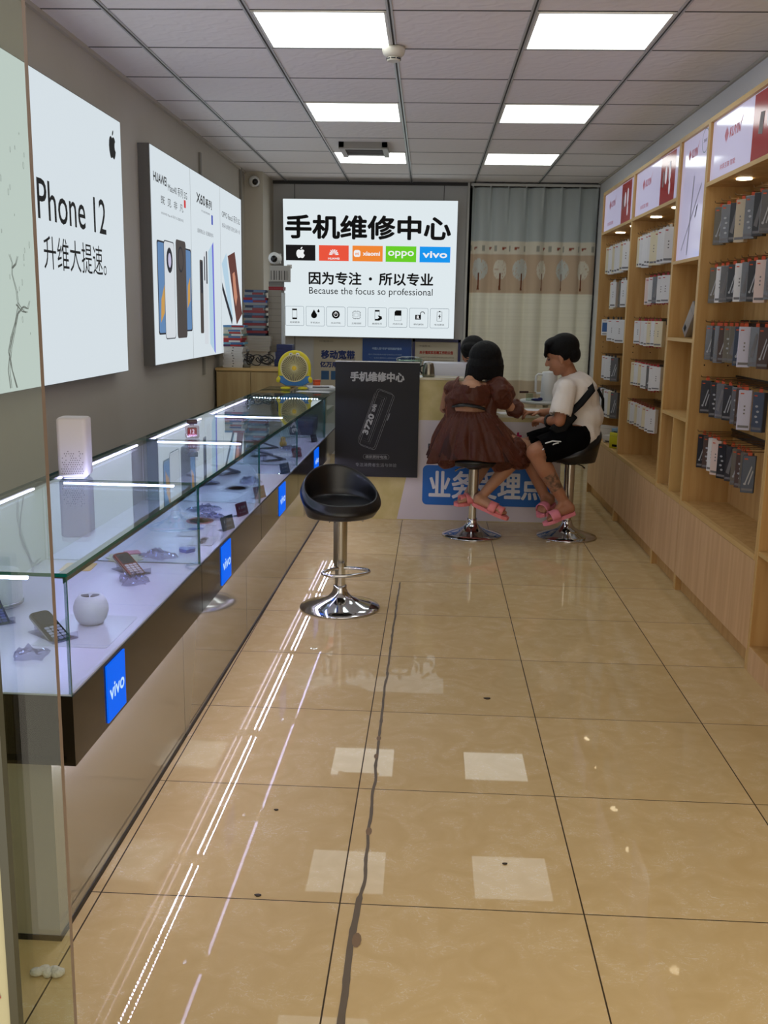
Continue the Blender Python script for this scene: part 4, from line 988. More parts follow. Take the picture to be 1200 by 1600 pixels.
MB().rbox(-.19, .22, -.13, .13, 0, .352, .015).build('casing', mat('printer white', (204, 202, 212), .4), t); MB().box(-.18, .21, -.132, -.13, .03, .2).build('back_cover', mat('printer lilac', (190, 188, 204), .4), t)
t = thing('tag_stand', 'small clear stand with tags behind the left end of the black board', 'stand', (-.56, 6.93, 1.01))
MB().box(-.05, .05, -.01, .01, 0, .012).box(-.05, .05, .0, .003, .012, .13).build('stand', M_clear, t); text(t, '8', mat('tag navy', (30, 40, 80), .5), -.02, .09, w=.012, h=.03, y=.002); text(t, 'C', mat('tag navy'), .025, .09, w=.014, h=.022, y=.002)
for k, (x, y, rz, lab) in enumerate([(.60, 6.93, .2, 'white paper form on the low counter between the two people'), (.72, 7.10, -.2, 'white paper pad on the low counter beside the man')]):
    t = thing('paper_form', lab, 'paper', (x, y, .765), rz, 'papers on the low counter'); MB().box(-.10, .10, -.07, .07, 0, .004 + .01 * k).build('sheet', M_paper, t)
t = thing('phone_on_counter', 'black phone lying on the low counter beside the hands', 'mobile phone', (.70, 6.88, .7795 - .01), .3); MB().rbox(-.036, .036, -.03, .07, 0, .009, .008).build('body', M_black, t); MB().rbox(-.032, .032, -.026, .066, .009, .0098, .006).build('screen', mat('phone screen'), t)
# round white side table with electric jug
t = thing('round_table', 'small round white table behind the counter holding a jug', 'table', (.93, 7.72, 0))
MB().lathe([(.19, .775), (.20, .78), (.20, .795), (.195, .80)], seg=40).build('tabletop', mat('table white', (206, 210, 212), .3), t)
MB().cyl((0, 0, .015), (0, 0, .775), .022, seg=16).build('leg', mat('table leg white', (190, 190, 192), .4), t); MB().lathe([(.15, 0), (.15, .01), (.03, .022)], seg=32).build('base', mat('table leg white'), t)
t = thing('electric_jug', 'tall white jug with a square handle on the round table', 'jug', (.945, 7.66, .80))
MB().lathe([(.062, 0), (.066, .004), (.064, .12), (.058, .215), (.054, .222), (.02, .226)], seg=36).build('body', mat('jug white', (222, 224, 226), .3), t)
MB().tube([(-.055, -.01, .20), (-.09, -.01, .203), (-.105, -.01, .19), (-.105, -.01, .07), (-.09, -.01, .055), (-.06, -.01, .058)], .009, 10).build('handle', mat('jug white'), t)
t = thing('knife', 'knife with dark handle lying on a jar at the round table', 'knife', (.775, 7.64, .80), .1)
MB().cyl((.02, 0, 0), (.02, 0, .055), .028, seg=20).build('jar', glassmat('thin plastic'), t); MB().rbox(-.06, .01, -.008, .008, .056, .072, .003).build('handle', mat('dark red wood', (60, 24, 22), .4), t); MB().box(.01, .07, -.006, .006, .06, .064).build('blade', M_chrome, t)
t = thing('blue_cloth', 'dark blue folded cloth at the foot of the white jug', 'cloth', (.845, 7.575, .80)); MB().ell((0, 0, .012), (.045, .02, .011)).ell((.025, .0, .018), (.02, .015, .012)).build('folds', mat('navy cloth', (26, 32, 92), .8), t)

# ------------------------------------------------------------------ bar stools
M_pu = mat('black leatherette', (16, 16, 19), .32, spec=.55, bump=.03, bump_s=90)
def stool(lab, loc, rz, seat_z, ring=True, back=True):
    t = thing('bar_stool', lab, 'bar stool', loc, rz, 'black chrome bar stools')
    MB().lathe([(.005, 0), (.196, 0), (.200, .003), (.196, .009), (.15, .022), (.10, .037), (.062, .055), (.040, .078), (.033, .10), (.0325, .115), (.02, .115)], seg=56).build('base', M_chrome, t)
    MB().cyl((0, 0, .10), (0, 0, .235), .026, seg=28).build('lower_column', M_chrome, t)
    MB().cyl((0, 0, .215), (0, 0, .27), .032, seg=28).cyl((0, 0, .235), (0, 0, seat_z - .06), .034, seg=28).build('column', mat('satin chrome', (190, 188, 182), .16, 1.0), t)
    if ring:
        pts = [(-.115, -.10), (-.09, -.145), (0, -.165), (.09, -.145), (.115, -.10), (.10, -.065), (.035, -.02), (-.035, -.02), (-.10, -.065)]
        P = []
        for i in range(len(pts)):
            a = Vector(pts[i]); b = Vector(pts[(i + 1) % len(pts)]); z = Vector(pts[i - 1]); c = Vector(pts[(i + 2) % len(pts)])
            for k in range(4):
                u = k / 4; P.append(tuple(.5 * ((2 * a) + (-z + b) * u + (2 * z - 5 * a + 4 * b - c) * u * u + (-z + 3 * a - 3 * b + c) * u ** 3)) + (.205,))
        MB().tube(P, .0085, 10, closed=True).build('footrest', M_chrome, t)
    MB().cyl((0, 0, seat_z - .085), (0, 0, seat_z - .045), .05, .075, seg=24).build('seat_mount', M_black, t)
    MB().tube([(.04, .0, seat_z - .075), (.10, .02, seat_z - .085), (.125, .025, seat_z - .10)], [.004, .004, .007], 8).build('lever', M_chrome, t)
    # seat shell: shallow bucket, open at the front (-y), lip rising at the back (+y)
    b = MB()
    def rim(a):   # a: 0 = front
        back_ = .5 - .5 * math.cos(a)
        if not back: return (.172 * math.sin(a), -.165 * math.cos(a), 0)
        rx = .198; ry = .188
        return (rx * math.sin(a), -ry * math.cos(a) * (1.0 if math.cos(a) > 0 else 1.02), .165 * back_ ** 1.5)
    n = 64
    def surf(u, v):
        a = 2 * PI * u; x, y, h = rim(a)
        # profile v: 0 centre of the cushion -> .45 inner foot of lip -> .7 rim top -> 1 underside centre
        if v < .42: k = v / .42; return (x * .80 * k, y * .80 * k, seat_z - .004 + .012 * (1 - k * k) + h * .10 * k ** 3)
        if v < .66:
            k = (v - .42) / .24; e = math.sin(k * PI / 2); return (x * (.80 + .13 * k), y * (.80 + .13 * k), seat_z + h * (.10 + .90 * e) - .002 + .016 * math.sin(k * PI))
        if v < .80:
            k = (v - .66) / .14; return (x * (.93 + .07 * math.sin(k * PI / 2)), y * (.93 + .07 * math.sin(k * PI / 2)), seat_z - .002 + h - .032 * k)
        k = (v - .80) / .20; zz = (seat_z - .034 + h) * (1 - min(1, k * 1.6)) + (seat_z - .062) * min(1, k * 1.6) if k < .62 else seat_z - .062
        w_ = 1 - .16 * min(1, k * 1.6) - .74 * max(0, (k - .62) / .38); return (x * w_, y * w_, zz)
    b.grid(surf, n, 40, closeu=True); b.build('seat', M_pu, t)
    if back:
        fz = MB(); rf = random.Random(2)
        for k in range(46):
            a = rf.random() * 2 * PI; r = rf.uniform(.07, .11); L_ = rf.uniform(.008, .022)
            fz.tube([(r * math.cos(a), r * math.sin(a), seat_z - .058), (r * math.cos(a) + rf.uniform(-.008, .008), r * math.sin(a), seat_z - .062 - L_ * .6), (r * math.cos(a) + rf.uniform(-.012, .012), r * math.sin(a), seat_z - .062 - L_)], .0022, 4)
        fz.build('frayed_lining', M_black, t)
    return t
stool('empty black bar stool with low backrest in the aisle', (-.406, 4.66, 0), math.radians(22), .53)
stool('round black bar stool under the woman in the brown dress', (.322, 6.38, 0), math.radians(180), .535, True, False)
stool('black bar stool under the man in the white shirt', (.955, 6.42, 0), math.radians(-62), .575, False, True)
# ------------------------------------------------------------------ maple display shelves along the right wall
SX = 1.367; SB = 1.612
M_lp = mat('lit lilac panel', (196, 192, 214), .08, emit=.42, ecol=(186, 180, 212), coat=0)
M_lpred = mat('lit red print', (150, 40, 44), .12, emit=.16, ecol=(170, 50, 54))
M_down = emat('warm downlight', (255, 236, 196), DOWN)
M_logo = mat('logo red', (190, 34, 44), .4)
def adpanel(t, x0, x1, z0, z1, red=None, kind='wide'):
    """panel in shelf front plane; local x runs towards the viewer"""
    p = MB().box(x0, x1, .012, .03, z0, z1).build('light_panel', M_lp, t)
    W = x1 - x0; H = z1 - z0
    if kind == 'wide':
        a = x0 + W * red[0]; b = x0 + W * red[1]
        m_ = MB(); m_.rect(a, b, z0 + .004, z1 - .004, -.0115); m_.build('red_picture', M_lpred, p)
        cx = (a + b) / 2; cz = z0 + H * .42; w_ = (b - a)
        m_ = MB()
        m_.flat(circ(cx - w_ * .12, cz + .045, .028, .052, 14), -.0108).flat(circ(cx + w_ * .14, cz + .055, .028, .06, 14), -.0108).flat(circ(cx + w_ * .16, cz - .035, .022, .04, 14), -.0108)
        m_.flat([(cx - w_ * .36, cz - .01), (cx - w_ * .26, cz - .02), (cx - w_ * .24, cz + .07), (cx - w_ * .33, cz + .075)], -.0106, 1)
        m_.build('gadget_pictures', [mat('picture white', (216, 214, 224), .3, emit=.3, ecol=(210, 208, 220)), mat('picture grey', (120, 110, 112), .4)], p)
        lx = x0 + W * .20; lz = z0 + H * .66
    else: lx = x0 + W * .28; lz = z1 - .09
    m_ = MB(); s = .042 if kind == 'wide' else .034
    for (dx, dz, k) in ((-.5, 0, 1), (.35, .25, .8)):
        pass
    m_.flat([(lx - s * .7, lz), (lx - s * .25, lz - s * .75), (lx - s * .25, lz + s * .75)], -.0112).flat([(lx - s * .13, lz + s * .95), (lx + s * .13, lz + s * .5), (lx + s * .13, lz - s * .95), (lx - s * .13, lz - s * .5)], -.0112).flat([(lx + s * .7, lz), (lx + s * .25, lz + s * .75), (lx + s * .25, lz - s * .75)], -.0112)
    m_.build('logo_mark', M_logo, p)
    text(p, 'KUYIN', M_logo, lx + .13 * (1 if kind == 'wide' else .75), lz, w=.16 * (1 if kind == 'wide' else .7), h=.042, y=-.0112, bold=.001, name='brand_lettering', shear=.2)
    m_ = MB(); e = lx + (.215 if kind == 'wide' else .155); m_.flat([(e, lz + .02), (e + .03, lz + .055), (e + .008, lz + .02)], -.0112); m_.build('logo_swoosh', M_logo, p)
    if kind == 'wide': text(p, '共享互联 智能', M_logo, x0 + W * .24, z0 + H * .17, w=.24, h=.026, y=-.0112)
    else:
        m_ = MB(); outline(m_, circ(x1 - .09, z1 - .06, .06, .06, 24), .004, -.0112); m_.build('round_badge', mat('badge teal', (60, 110, 120), .4), p)
        text(p, 'SMART', M_ink, x1 - .09, z1 - .06, w=.06, h=.016, y=-.0112)
        m_ = MB(); cx = (x0 + x1) / 2
        for pts in ([(cx - .17, z0 + .05), (cx - .155, z0 + .05), (cx + .17, z0 + .36), (cx + .16, z0 + .37)], [(cx - .05, z0 + .02), (cx - .03, z0 + .02), (cx + .02, z0 + .42), (cx + .0, z0 + .42)]): m_.flat(pts, -.0111)
        m_.build('cable_picture', mat('picture lilac', (160, 156, 180), .3), p)
        m_ = MB(); m_.flat([(cx + .07, z0 + .20), (cx + .09, z0 + .21), (cx + .12, z0 + .27), (cx + .10, z0 + .26)], -.0108); m_.build('plug_picture', M_ink, p)
def shelf(lab, ynear, yfar, kind, extra):
    # local frame: rotated -90 deg so that local x = towards the viewer (-y world), local y = towards the wall
    t = thing('display_shelf', lab, 'shelf', (SX, yfar, 0), -PI / 2, 'maple display shelves')
    W = yfar - ynear; D = SB - SX; T = .018
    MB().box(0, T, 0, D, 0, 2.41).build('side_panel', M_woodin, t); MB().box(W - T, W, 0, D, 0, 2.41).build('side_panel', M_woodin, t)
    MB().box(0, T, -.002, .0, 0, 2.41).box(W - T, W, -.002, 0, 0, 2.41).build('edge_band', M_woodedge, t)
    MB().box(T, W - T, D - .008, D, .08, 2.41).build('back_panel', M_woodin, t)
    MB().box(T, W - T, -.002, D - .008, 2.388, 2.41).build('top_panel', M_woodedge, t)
    if kind != 'near':
        MB().box(T, W - T, .016, D - .008, .468, .488).build('bottom_board', M_woodin, t); MB().box(T, W - T, -.004, .016, .466, .49).build('board_edge', M_woodedge, t)
        MB().box(.001, W - .001, -.003, .015, .085, .464).build('door', M_wood, t); MB().box(T, W - T, .03, .045, 0, .085).build('kick_board', M_woodin, t)
    if kind == 'wide':
        MB().box(T, W - T, 0, D - .008, 2.085, 2.10).build('ledge', M_woodin, t); MB().box(T, W - T, -.002, .0, 2.083, 2.103).build('ledge_edge', M_woodedge, t)
        adpanel(t, T + .002, W - T - .002, 2.104, 2.386, extra['red'])
        for u in (.27, .73):
            MB().cyl((W * u, D * .36, 2.0795), (W * u, D * .36, 2.085), .036, seg=28).build('downlight', M_down, t)
        h = MB()
        for (u, z) in ((.06, 1.205), (.06, 1.245), (.18, 1.205), (.18, 1.245)): h.cyl((T - .001 + .0, u, z), (T + .0015, u, z), .004, seg=10)
        h.build('peg_holes', mat('peg hole', (60, 34, 16), .7), t)
        for z in extra['rails']:
            MB().box(T, W - T, D - .02, D - .012, z - .004, z + .006).box(T, W - T, D - .02, D - .012, z - .034, z - .026).build('rail', mat('black rail', (34, 28, 24), .5), t)
            MB().box(T, W - T, D - .013, D - .009, z - .028, z - .002).build('rail_back', mat('dark rail back', (54, 38, 28), .6), t)
    elif kind == 'narrow':
        MB().box(T, W - T, -.002, D - .008, 1.735, 1.752).build('ledge', M_woodedge, t)
        adpanel(t, T + .002, W - T - .002, 1.756, 2.386, kind='tall')
        for z in (1.325, .912): MB().box(T, W - T, -.001, D - .008, z - .009, z + .009).build('shelf_board', M_woodedge, t)
        MB().box(W * .50 - .009, W * .50 + .009, 0, D - .008, .489, .902).build('divider', M_woodedge, t)
    else:
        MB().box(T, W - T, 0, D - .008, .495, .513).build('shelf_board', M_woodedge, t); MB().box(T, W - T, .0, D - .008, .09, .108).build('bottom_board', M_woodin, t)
        MB().box(T, W - T, -.002, .016, 0, .104).build('kick_board', M_wood, t)
    return t
RAILS = [1.72, 1.43, 1.15, .875]
s5 = shelf('maple shelf unit cut by the right edge of the view, nearest', 2.9, 3.952, 'near', None)
s4 = shelf('wide maple shelf with lit advert and rows of dark boxed accessories, nearest complete one', 3.955, 5.180, 'wide', dict(red=(.53, 1.0), rails=RAILS))
s3 = shelf('narrow maple shelf with tall lit panel between two wide shelves', 5.182, 5.752, 'narrow', None)
s2 = shelf('wide maple shelf with rows of white boxes on red hangers', 5.754, 6.985, 'wide', dict(red=(.60, .90), rails=RAILS))
s1 = shelf('farthest maple shelf beside the curtain, behind the seated man', 6.987, 8.185, 'wide', dict(red=(.60, .90), rails=RAILS[:4]))
# hanging packs: one body per pack with a tab, on its own hook
M_pk = {'dark': mat('pack dark grey', (44, 42, 44), .3), 'silver': mat('pack silver', (112, 112, 116), .22, .3), 'olive': mat('pack olive grey', (104, 98, 86), .35), 'beige': mat('pack beige', (186, 172, 148), .4),
        'white': mat('pack white', (214, 214, 218), .35), 'cream': mat('pack cream', (214, 204, 176), .4), 'brown': mat('pack brown', (74, 54, 46), .4), 'black': mat('pack black', (22, 23, 27), .3),
        'lilac': mat('pack lilac', (196, 196, 222), .3), 'pink': mat('pack pink white', (216, 196, 192), .4), 'slate': mat('pack slate blue', (62, 72, 92), .3), 'blue': mat('pack picture white', (222, 224, 226), .35)}
M_tab = {'o': mat('orange tab', (204, 74, 22), .5), 'r': mat('red tab', (158, 24, 34), .5), 'n': mat('clear tab', (190, 188, 184), .4), 'k': mat('black tab', (30, 26, 26), .5)}
NAMES = {'dark': 'dark grey', 'silver': 'silver', 'olive': 'olive grey', 'beige': 'beige', 'white': 'white', 'cream': 'cream', 'brown': 'brown', 'black': 'black', 'lilac': 'pale lilac', 'pink': 'pinkish white', 'slate': 'slate blue', 'blue': 'picture fronted white'}
PK = {}
def pack_template(kind, tab, w, d, h, var=0):
    key = (kind, tab, w, d, h, var)
    if key in PK: return PK[key]
    b = MB().rbox(-w / 2, w / 2, 0, d, -h, 0, .003, seg=1, smooth=False)
    bm_ = b.mesh('pack', [M_pk[kind]])
    # printed front with picture strokes and a foot line
    f = MB(); light = kind in ('white', 'cream', 'beige', 'lilac', 'pink', 'blue')
    if var != 2: f.rect(-w * .36, -w * .1, -h * .10, -h * .07, .0006, 1)
    if kind == 'blue': f.rect(-w * .42, w * .42, -h * .78, -h * .2, .0006, 3)
    elif light:
        for k in range(3): f.rect(-w * .06, w * .06, -h * (.42 + .09 * k), -h * (.38 + .09 * k), .0006, 2)
    elif var == 1:
        for k in range(4): f.flat(circ(-w * .1 + w * .12 * (k % 2), -h * (.35 + .13 * k), w * .13, h * .03, 8), .0006, 0)
    elif var == 2:
        f.flat([(-w * .35, -h * .75), (-w * .05, -h * .8), (w * .3, -h * .2), (w * .1, -h * .15)], .0006, 2)
    else:
        f.flat([(-w * .2, -h * .72), (-w * .12, -h * .74), (w * .26, -h * .3), (w * .2, -h * .26)], .0006, 0); f.flat(circ(-w * .2, -h * .76, w * .1, h * .035, 8), .0008, 0)
        f.flat([(w * .02, -h * .76), (w * .1, -h * .78), (w * .36, -h * .42), (w * .3, -h * .38)], .0006, 0)
    f.rect(-w * .4, w * .4, -h * .94, -h * .88, .0006, 2)
    fm_ = f.mesh('print', [mat('strokes white', (168, 170, 176), .3), M_tab['o'] if tab == 'o' else M_red, mat('print mid grey', (112, 110, 114), .5), mat('picture deep blue', (50, 90, 150), .4)])
    # the hang tab: card with a slot on the hook
    g = MB().prism([(-.009, -.001), (.009, -.001), (.009, .012), (.006, .022), (-.006, .022), (-.009, .012)], d * .45, d * .45 + .0012, 0, (0, 2, 1))
    if tab == 'r': g.prism([(-.015, -h - .012), (0, -h - .002), (.015, -h - .012), (.015, -h + .002), (-.015, -h + .002)], d * .45, d * .45 + .0012, 0, (0, 2, 1))
    tm = g.mesh('hang_tab', [M_tab[tab]])
    PK[key] = (bm_, fm_, tm); return PK[key]
hook_me = MB().cyl((0, .0, 0), (0, .205, 0), .0022, seg=6).tube([(0, 0, 0), (0, -.006, .002), (0, -.008, .010)], .0022, 6).mesh('hook', [mat('hook wire', (120, 96, 70), .35, .7)])
ROWN = ['top', 'second', 'third', 'fourth', 'lowest', 'bottom']
def hang(shelf_obj, shelf_name, row, y, x, z, kind, tab, rz, w, d, h, ordinal, hook=True, total=0):
    b, f, g = pack_template(kind, tab, w, d, h, (ordinal * 7 + row * 3) % 3)
    lab = '%s hanging box, %s from the far end, %s row, %s' % (NAMES[kind], ORD[ordinal], ROWN[row], shelf_name)
    o = obj('hanging_box', b, None, (x, y, z - .024), rz, label=lab, cat='box', group='hanging boxes on the ' + shelf_name)
    obj('print', f, o); obj('hang_tab', g, o)
    if hook:
        hk_ = obj('hook', hook_me, shelf_obj); hk_.location = (shelf_obj.location.y - y, x - SX - .012 - .01, z - .006)
ORD = ['first', 'second', 'third', 'fourth', 'fifth', 'sixth', 'seventh', 'eighth', 'ninth', 'tenth', 'eleventh', 'twelfth']
q_ = random.Random(8)
def row(so, name, r, z, packs, tab, w, d, h, ang):
    for k, p in enumerate(packs):
        y, kind = p[0], p[1]; x = p[2] if len(p) > 2 else 1.425; a = p[3] if len(p) > 3 else ang
        hh = h * (1 + q_.uniform(-.04, .04)) if kind not in ('blue',) else h * .75
        hang(so, name, r, y, x, z, kind, p[4] if len(p) > 4 else tab, -PI / 2 + math.radians(a + q_.uniform(-9, 9)), w, d, round(hh, 3), k)
A4 = 42
nm = 'near wide shelf'
row(s4, nm, 0, 2.005, [(5.09, 'olive'), (4.98, 'silver'), (4.90, 'dark', 1.44), (4.76, 'beige'), (4.62, 'silver'), (4.50, 'dark'), (4.40, 'silver'), (4.27, 'olive'), (4.15, 'dark')], 'o', .058, .03, .185, A4)
row(s4, nm, 1, 1.715, [(5.10, 'olive'), (5.0, 'white'), (4.91, 'silver'), (4.80, 'dark'), (4.69, 'white'), (4.59, 'silver'), (4.50, 'dark'), (4.40, 'pink'), (4.28, 'silver'), (4.16, 'dark')], 'o', .055, .028, .175, A4)
row(s4, nm, 2, 1.43, [(5.10, 'silver', 1.43), (5.03, 'dark', 1.44), (4.94, 'silver'), (4.86, 'brown'), (4.77, 'olive'), (4.69, 'olive'), (4.61, 'slate'), (4.52, 'lilac', 1.42, 66), (4.40, 'silver'), (4.28, 'brown')], 'o', .056, .028, .175, A4)
row(s4, nm, 3, 1.155, [(5.07, 'dark', 1.42), (4.92, 'dark'), (4.83, 'silver'), (4.71, 'dark'), (4.58, 'silver'), (4.51, 'brown'), (4.41, 'lilac', 1.41, 70), (4.28, 'slate')], 'o', .058, .028, .172, A4)
row(s4, nm, 4, .88, [(5.05, 'black', 1.42), (4.97, 'brown'), (4.90, 'white'), (4.83, 'pink'), (4.67, 'black', 1.41), (4.59, 'dark'), (4.50, 'olive'), (4.44, 'brown'), (4.38, 'olive'), (4.28, 'slate', 1.41, 66)], 'o', .056, .026, .168, A4)
nm = 'far wide shelf'
row(s2, nm, 0, 2.0, [(6.90, 'cream'), (6.83, 'white'), (6.76, 'white'), (6.68, 'white'), (6.60, 'white'), (6.52, 'cream'), (6.43, 'cream', 1.43), (6.32, 'white'), (6.23, 'white'), (6.13, 'white')], 'n', .07, .03, .20, 42)
row(s2, nm, 1, 1.72, [(6.58, 'pink'), (6.47, 'white'), (6.38, 'silver'), (6.24, 'white'), (6.13, 'white')], 'r', .068, .032, .165, 42)
row(s2, nm, 2, 1.445, [(6.84, 'white'), (6.74, 'pink', 1.44), (6.62, 'white'), (6.53, 'white'), (6.45, 'cream'), (6.34, 'white'), (6.24, 'cream')], 'r', .066, .032, .158, 42)
row(s2, nm, 3, 1.165, [(6.86, 'cream'), (6.78, 'white'), (6.70, 'white'), (6.62, 'cream'), (6.54, 'white'), (6.46, 'white'), (6.38, 'silver'), (6.30, 'white'), (6.21, 'white')], 'r', .064, .032, .152, 40)
row(s2, nm, 4, .895, [(6.88, 'cream'), (6.80, 'white'), (6.73, 'white'), (6.65, 'cream'), (6.57, 'white'), (6.50, 'white'), (6.42, 'cream'), (6.34, 'white'), (6.26, 'white')], 'r', .062, .032, .145, 40)
nm = 'farthest shelf'
row(s1, nm, 0, 2.01, [(8.10, 'cream'), (8.01, 'white'), (7.92, 'white'), (7.83, 'cream'), (7.73, 'white'), (7.63, 'white'), (7.53, 'cream'), (7.43, 'white')], 'n', .075, .032, .205, 36)
row(s1, nm, 1, 1.735, [(7.93, 'cream', 1.43), (7.82, 'white', 1.42), (7.54, 'olive'), (7.44, 'white')], 'n', .06, .03, .20, 30)
row(s1, nm, 2, 1.45, [(7.98, 'blue', 1.42, 62), (7.72, 'white', 1.41), (7.62, 'white'), (7.50, 'white')], 'k', .10, .028, .165, 36)
row(s1, nm, 3, 1.165, [(7.98, 'white', 1.42), (7.86, 'white', 1.42), (7.74, 'white', 1.42), (7.62, 'silver')], 'k', .066, .032, .18, 40)
row(s1, nm, 4, .905, [(8.10, 'silver'), (8.01, 'white'), (7.92, 'olive'), (7.83, 'white'), (7.74, 'white'), (7.65, 'cream'), (7.55, 'silver')], 'k', .07, .032, .205, 38)
# loose goods on the shelf boards
def plainbox(name, lab, loc, rz, sx, sy, h, col, tilt=0, cat='box'):
    t = thing(name, lab, cat, loc, rz)
    A = Matrix.Rotation(tilt, 4, 'X')
    for nme, mb, m in (('box_body', MB().rbox(-sx, sx, -sy, sy, 0, h, .003), mat(*col)), ('print', MB().box(-sx * .5, sx * .3, -sy - .0012, -sy - .0004, h * .1, h * .25), M_ink), ('lid_line', MB().box(-sx - .0006, sx + .0006, -sy - .0006, sy + .0006, h * .78, h * .79), mat('print mid grey'))):
        mb.v = [tuple(A @ Vector(v)) for v in mb.v]; mb.build(nme, m, t)
    return t
plainbox('leaning_box', 'grey boxed accessory leaning against the side of the narrow shelf', (1.42, 5.53, 1.360), -PI / 2 + .2, .035, .02, .20, ('box warm grey', (150, 142, 136), .5), .0).rotation_euler = (0, .72, -PI / 2 + .1)
plainbox('leaning_box', 'second grey boxed accessory behind the leaning one in the narrow shelf', (1.49, 5.36, 1.354), -PI / 2 + .1, .035, .016, .14, ('box dim grey', (104, 98, 96), .5), 0).rotation_euler = (0, .55, -PI / 2 + .1)
plainbox('white_box', 'upright white box alone on the middle board of the narrow shelf', (1.43, 5.29, .9215), -PI / 2, .026, .026, .092, ('carton white', (206, 202, 198), .6))
plainbox('white_box', 'tall white panel box on the bottom board of the farthest shelf', (1.485, 7.80, .489), -PI / 2 + .9, .11, .012, .11, ('carton white', (206, 202, 198), .6))
plainbox('yellow_box', 'yellow green box on the bottom board of the farthest shelf', (1.43, 7.28, .491), -PI / 2 + .75, .055, .04, .115, ('box lime', (196, 190, 40), .5))
plainbox('white_box', 'low white box beside the yellow green box on the farthest shelf', (1.43, 7.62, .491), -PI / 2 + .8, .045, .03, .055, ('carton white', (206, 202, 198), .6))
plainbox('black_box', 'flat black box behind the yellow green box on the farthest shelf', (1.50, 7.46, .491), -PI / 2 + .5, .06, .035, .075, ('box soft black', (40, 38, 40), .5))
plainbox('blue_box', 'pale blue box on top of the yellow green box', (1.43, 7.28, .607), -PI / 2 + .6, .045, .035, .03, ('box pale blue', (120, 150, 176), .5))

# ------------------------------------------------------------------ glass door at the left edge
gx = -.439; 
d1 = MB().box(-1.72, gx, 1.10, 1.11, .02, 2.6); d1.mi = [1, 1, 0, 0, 1, 1]
d1.build('door_1', [glassmat('door glass', (234, 239, 232), 1.5), mat('pale pane edge', (120, 104, 92), .35)], kind='structure')
d2 = MB().box(-1.30, -.511, 1.075, 1.083, .02, 1.135, 0).box(-.511, -.500, 1.072, 1.086, .02, 1.135, 1)
d2.build('door_2', [mat('beige sticker film', (176, 172, 140), .6), mat('dark green strip', (66, 66, 54), .3)], kind='structure')
tx = text(None, '志', mat('sticker red', (170, 50, 60), .5), -.548, .60, w=.05, h=.07, y=0, bold=.001, name='sticker_character'); tx.location = (0, 1.074, 0); tag(tx, 'red painted character on the beige film of the glass door', 'sign')
tx.parent = bpy.data.objects['door_2']; 
for k_ in ('label', 'category'): 
    if k_ in tx: del tx[k_]
# ------------------------------------------------------------------ people
M_hair = mat('black hair', (6, 5, 6), .5, spec=.18, bump=.5, bump_s=160, stretch=(3, 3, .35))
M_cloth_w = mat('white cotton', (240, 233, 228), .85, spec=.15, bump=.25, bump_s=14)
M_cloth_k = mat('black cotton', (7, 7, 9), .9, spec=.08, bump=.3, bump_s=12)
V = Vector
def lerp(a, b, k): return V(a) * (1 - k) + V(b) * k
def hand(mb, wrist, dir_, up, side=1, curl=.6, s=1.0):
    """five fingers: dir_ forward, up = back of the hand, thumb towards side"""
    d = V(dir_).normalized(); u = V(up); u = (u - d * u.dot(d)).normalized(); r = d.cross(u) * side
    w = V(wrist); palm = w + d * .045 * s
    for k in range(4):
        o = (k - 1.5) * .019 * s
        mb.cap(w + r * o * .5, w + d * .082 * s + r * o, .013 * s, .011 * s, 8)
    L = [.062, .072, .068, .052]
    for k in range(4):
        o = (k - 1.5) * .0205 * s; p = w + d * .085 * s + r * o; a = 0; q = p
        for j in range(3):
            a += curl * (.55 + .25 * j); st = L[3 - k if side < 0 else k] * s * (.45, .32, .23)[j]
            n = q + (d * math.cos(a) - u * math.sin(a)) * st
            mb.cap(q, n, .0092 * s, .0082 * s, 8); q = n
    t0 = w + d * .03 * s - r * .028 * s * 1; t1 = t0 + (d * .6 - r * .7 - u * .3).normalized() * .034 * s; t2 = t1 + (d * .9 - r * .1 - u * .45).normalized() * .028 * s
    mb.cap(w + d * .018 * s, t0, .013 * s, .012 * s, 8); mb.cap(t0, t1, .0118 * s, .0105 * s, 8); mb.cap(t1, t2, .0105 * s, .0088 * s, 8)
def head(mb, c, fwd, up, s=1.0, ears=True):
    f = V(fwd).normalized(); u = V(up); u = (u - f * u.dot(f)).normalized(); r = f.cross(u)
    M = Matrix((r, f, u)).transposed(); c = V(c)
    def P(x, y, z): return c + M @ V((x * s, y * s, z * s))
    mb.ell(P(0, -.012, .022), (.074 * s, .092 * s, .088 * s), M, 22, 14)          # skull
    mb.ell(P(0, .022, -.035), (.060 * s, .066 * s, .078 * s), M, 20, 12)           # face
    mb.ell(P(0, .052, -.092), (.028 * s, .026 * s, .020 * s), M)                  # chin
    mb.cap(P(-.042, .0, -.06), P(-.012, .05, -.094), .020 * s, .018 * s, 10); mb.cap(P(.042, .0, -.06), P(.012, .05, -.094), .020 * s, .018 * s, 10)
    mb.cap(P(0, .084, .006), P(0, .104, -.030), .009 * s, .0125 * s, 10)           # nose
    mb.ell(P(-.009, .096, -.034), .008 * s); mb.ell(P(.009, .096, -.034), .008 * s)
    mb.ell(P(0, .087, -.058), (.022 * s, .010 * s, .006 * s), M); mb.ell(P(0, .084, -.069), (.019 * s, .011 * s, .007 * s), M)   # lips
    mb.ell(P(0, .078, .022), (.045 * s, .014 * s, .010 * s), M)                   # brow
    if ears:
        for q in (-1, 1):
            mb.ell(P(q * .074, -.006, -.018), (.008 * s, .018 * s, .030 * s), M, 12, 8); mb.ell(P(q * .072, .0, -.045), (.007 * s, .010 * s, .010 * s), M, 10, 8)
    return P, M
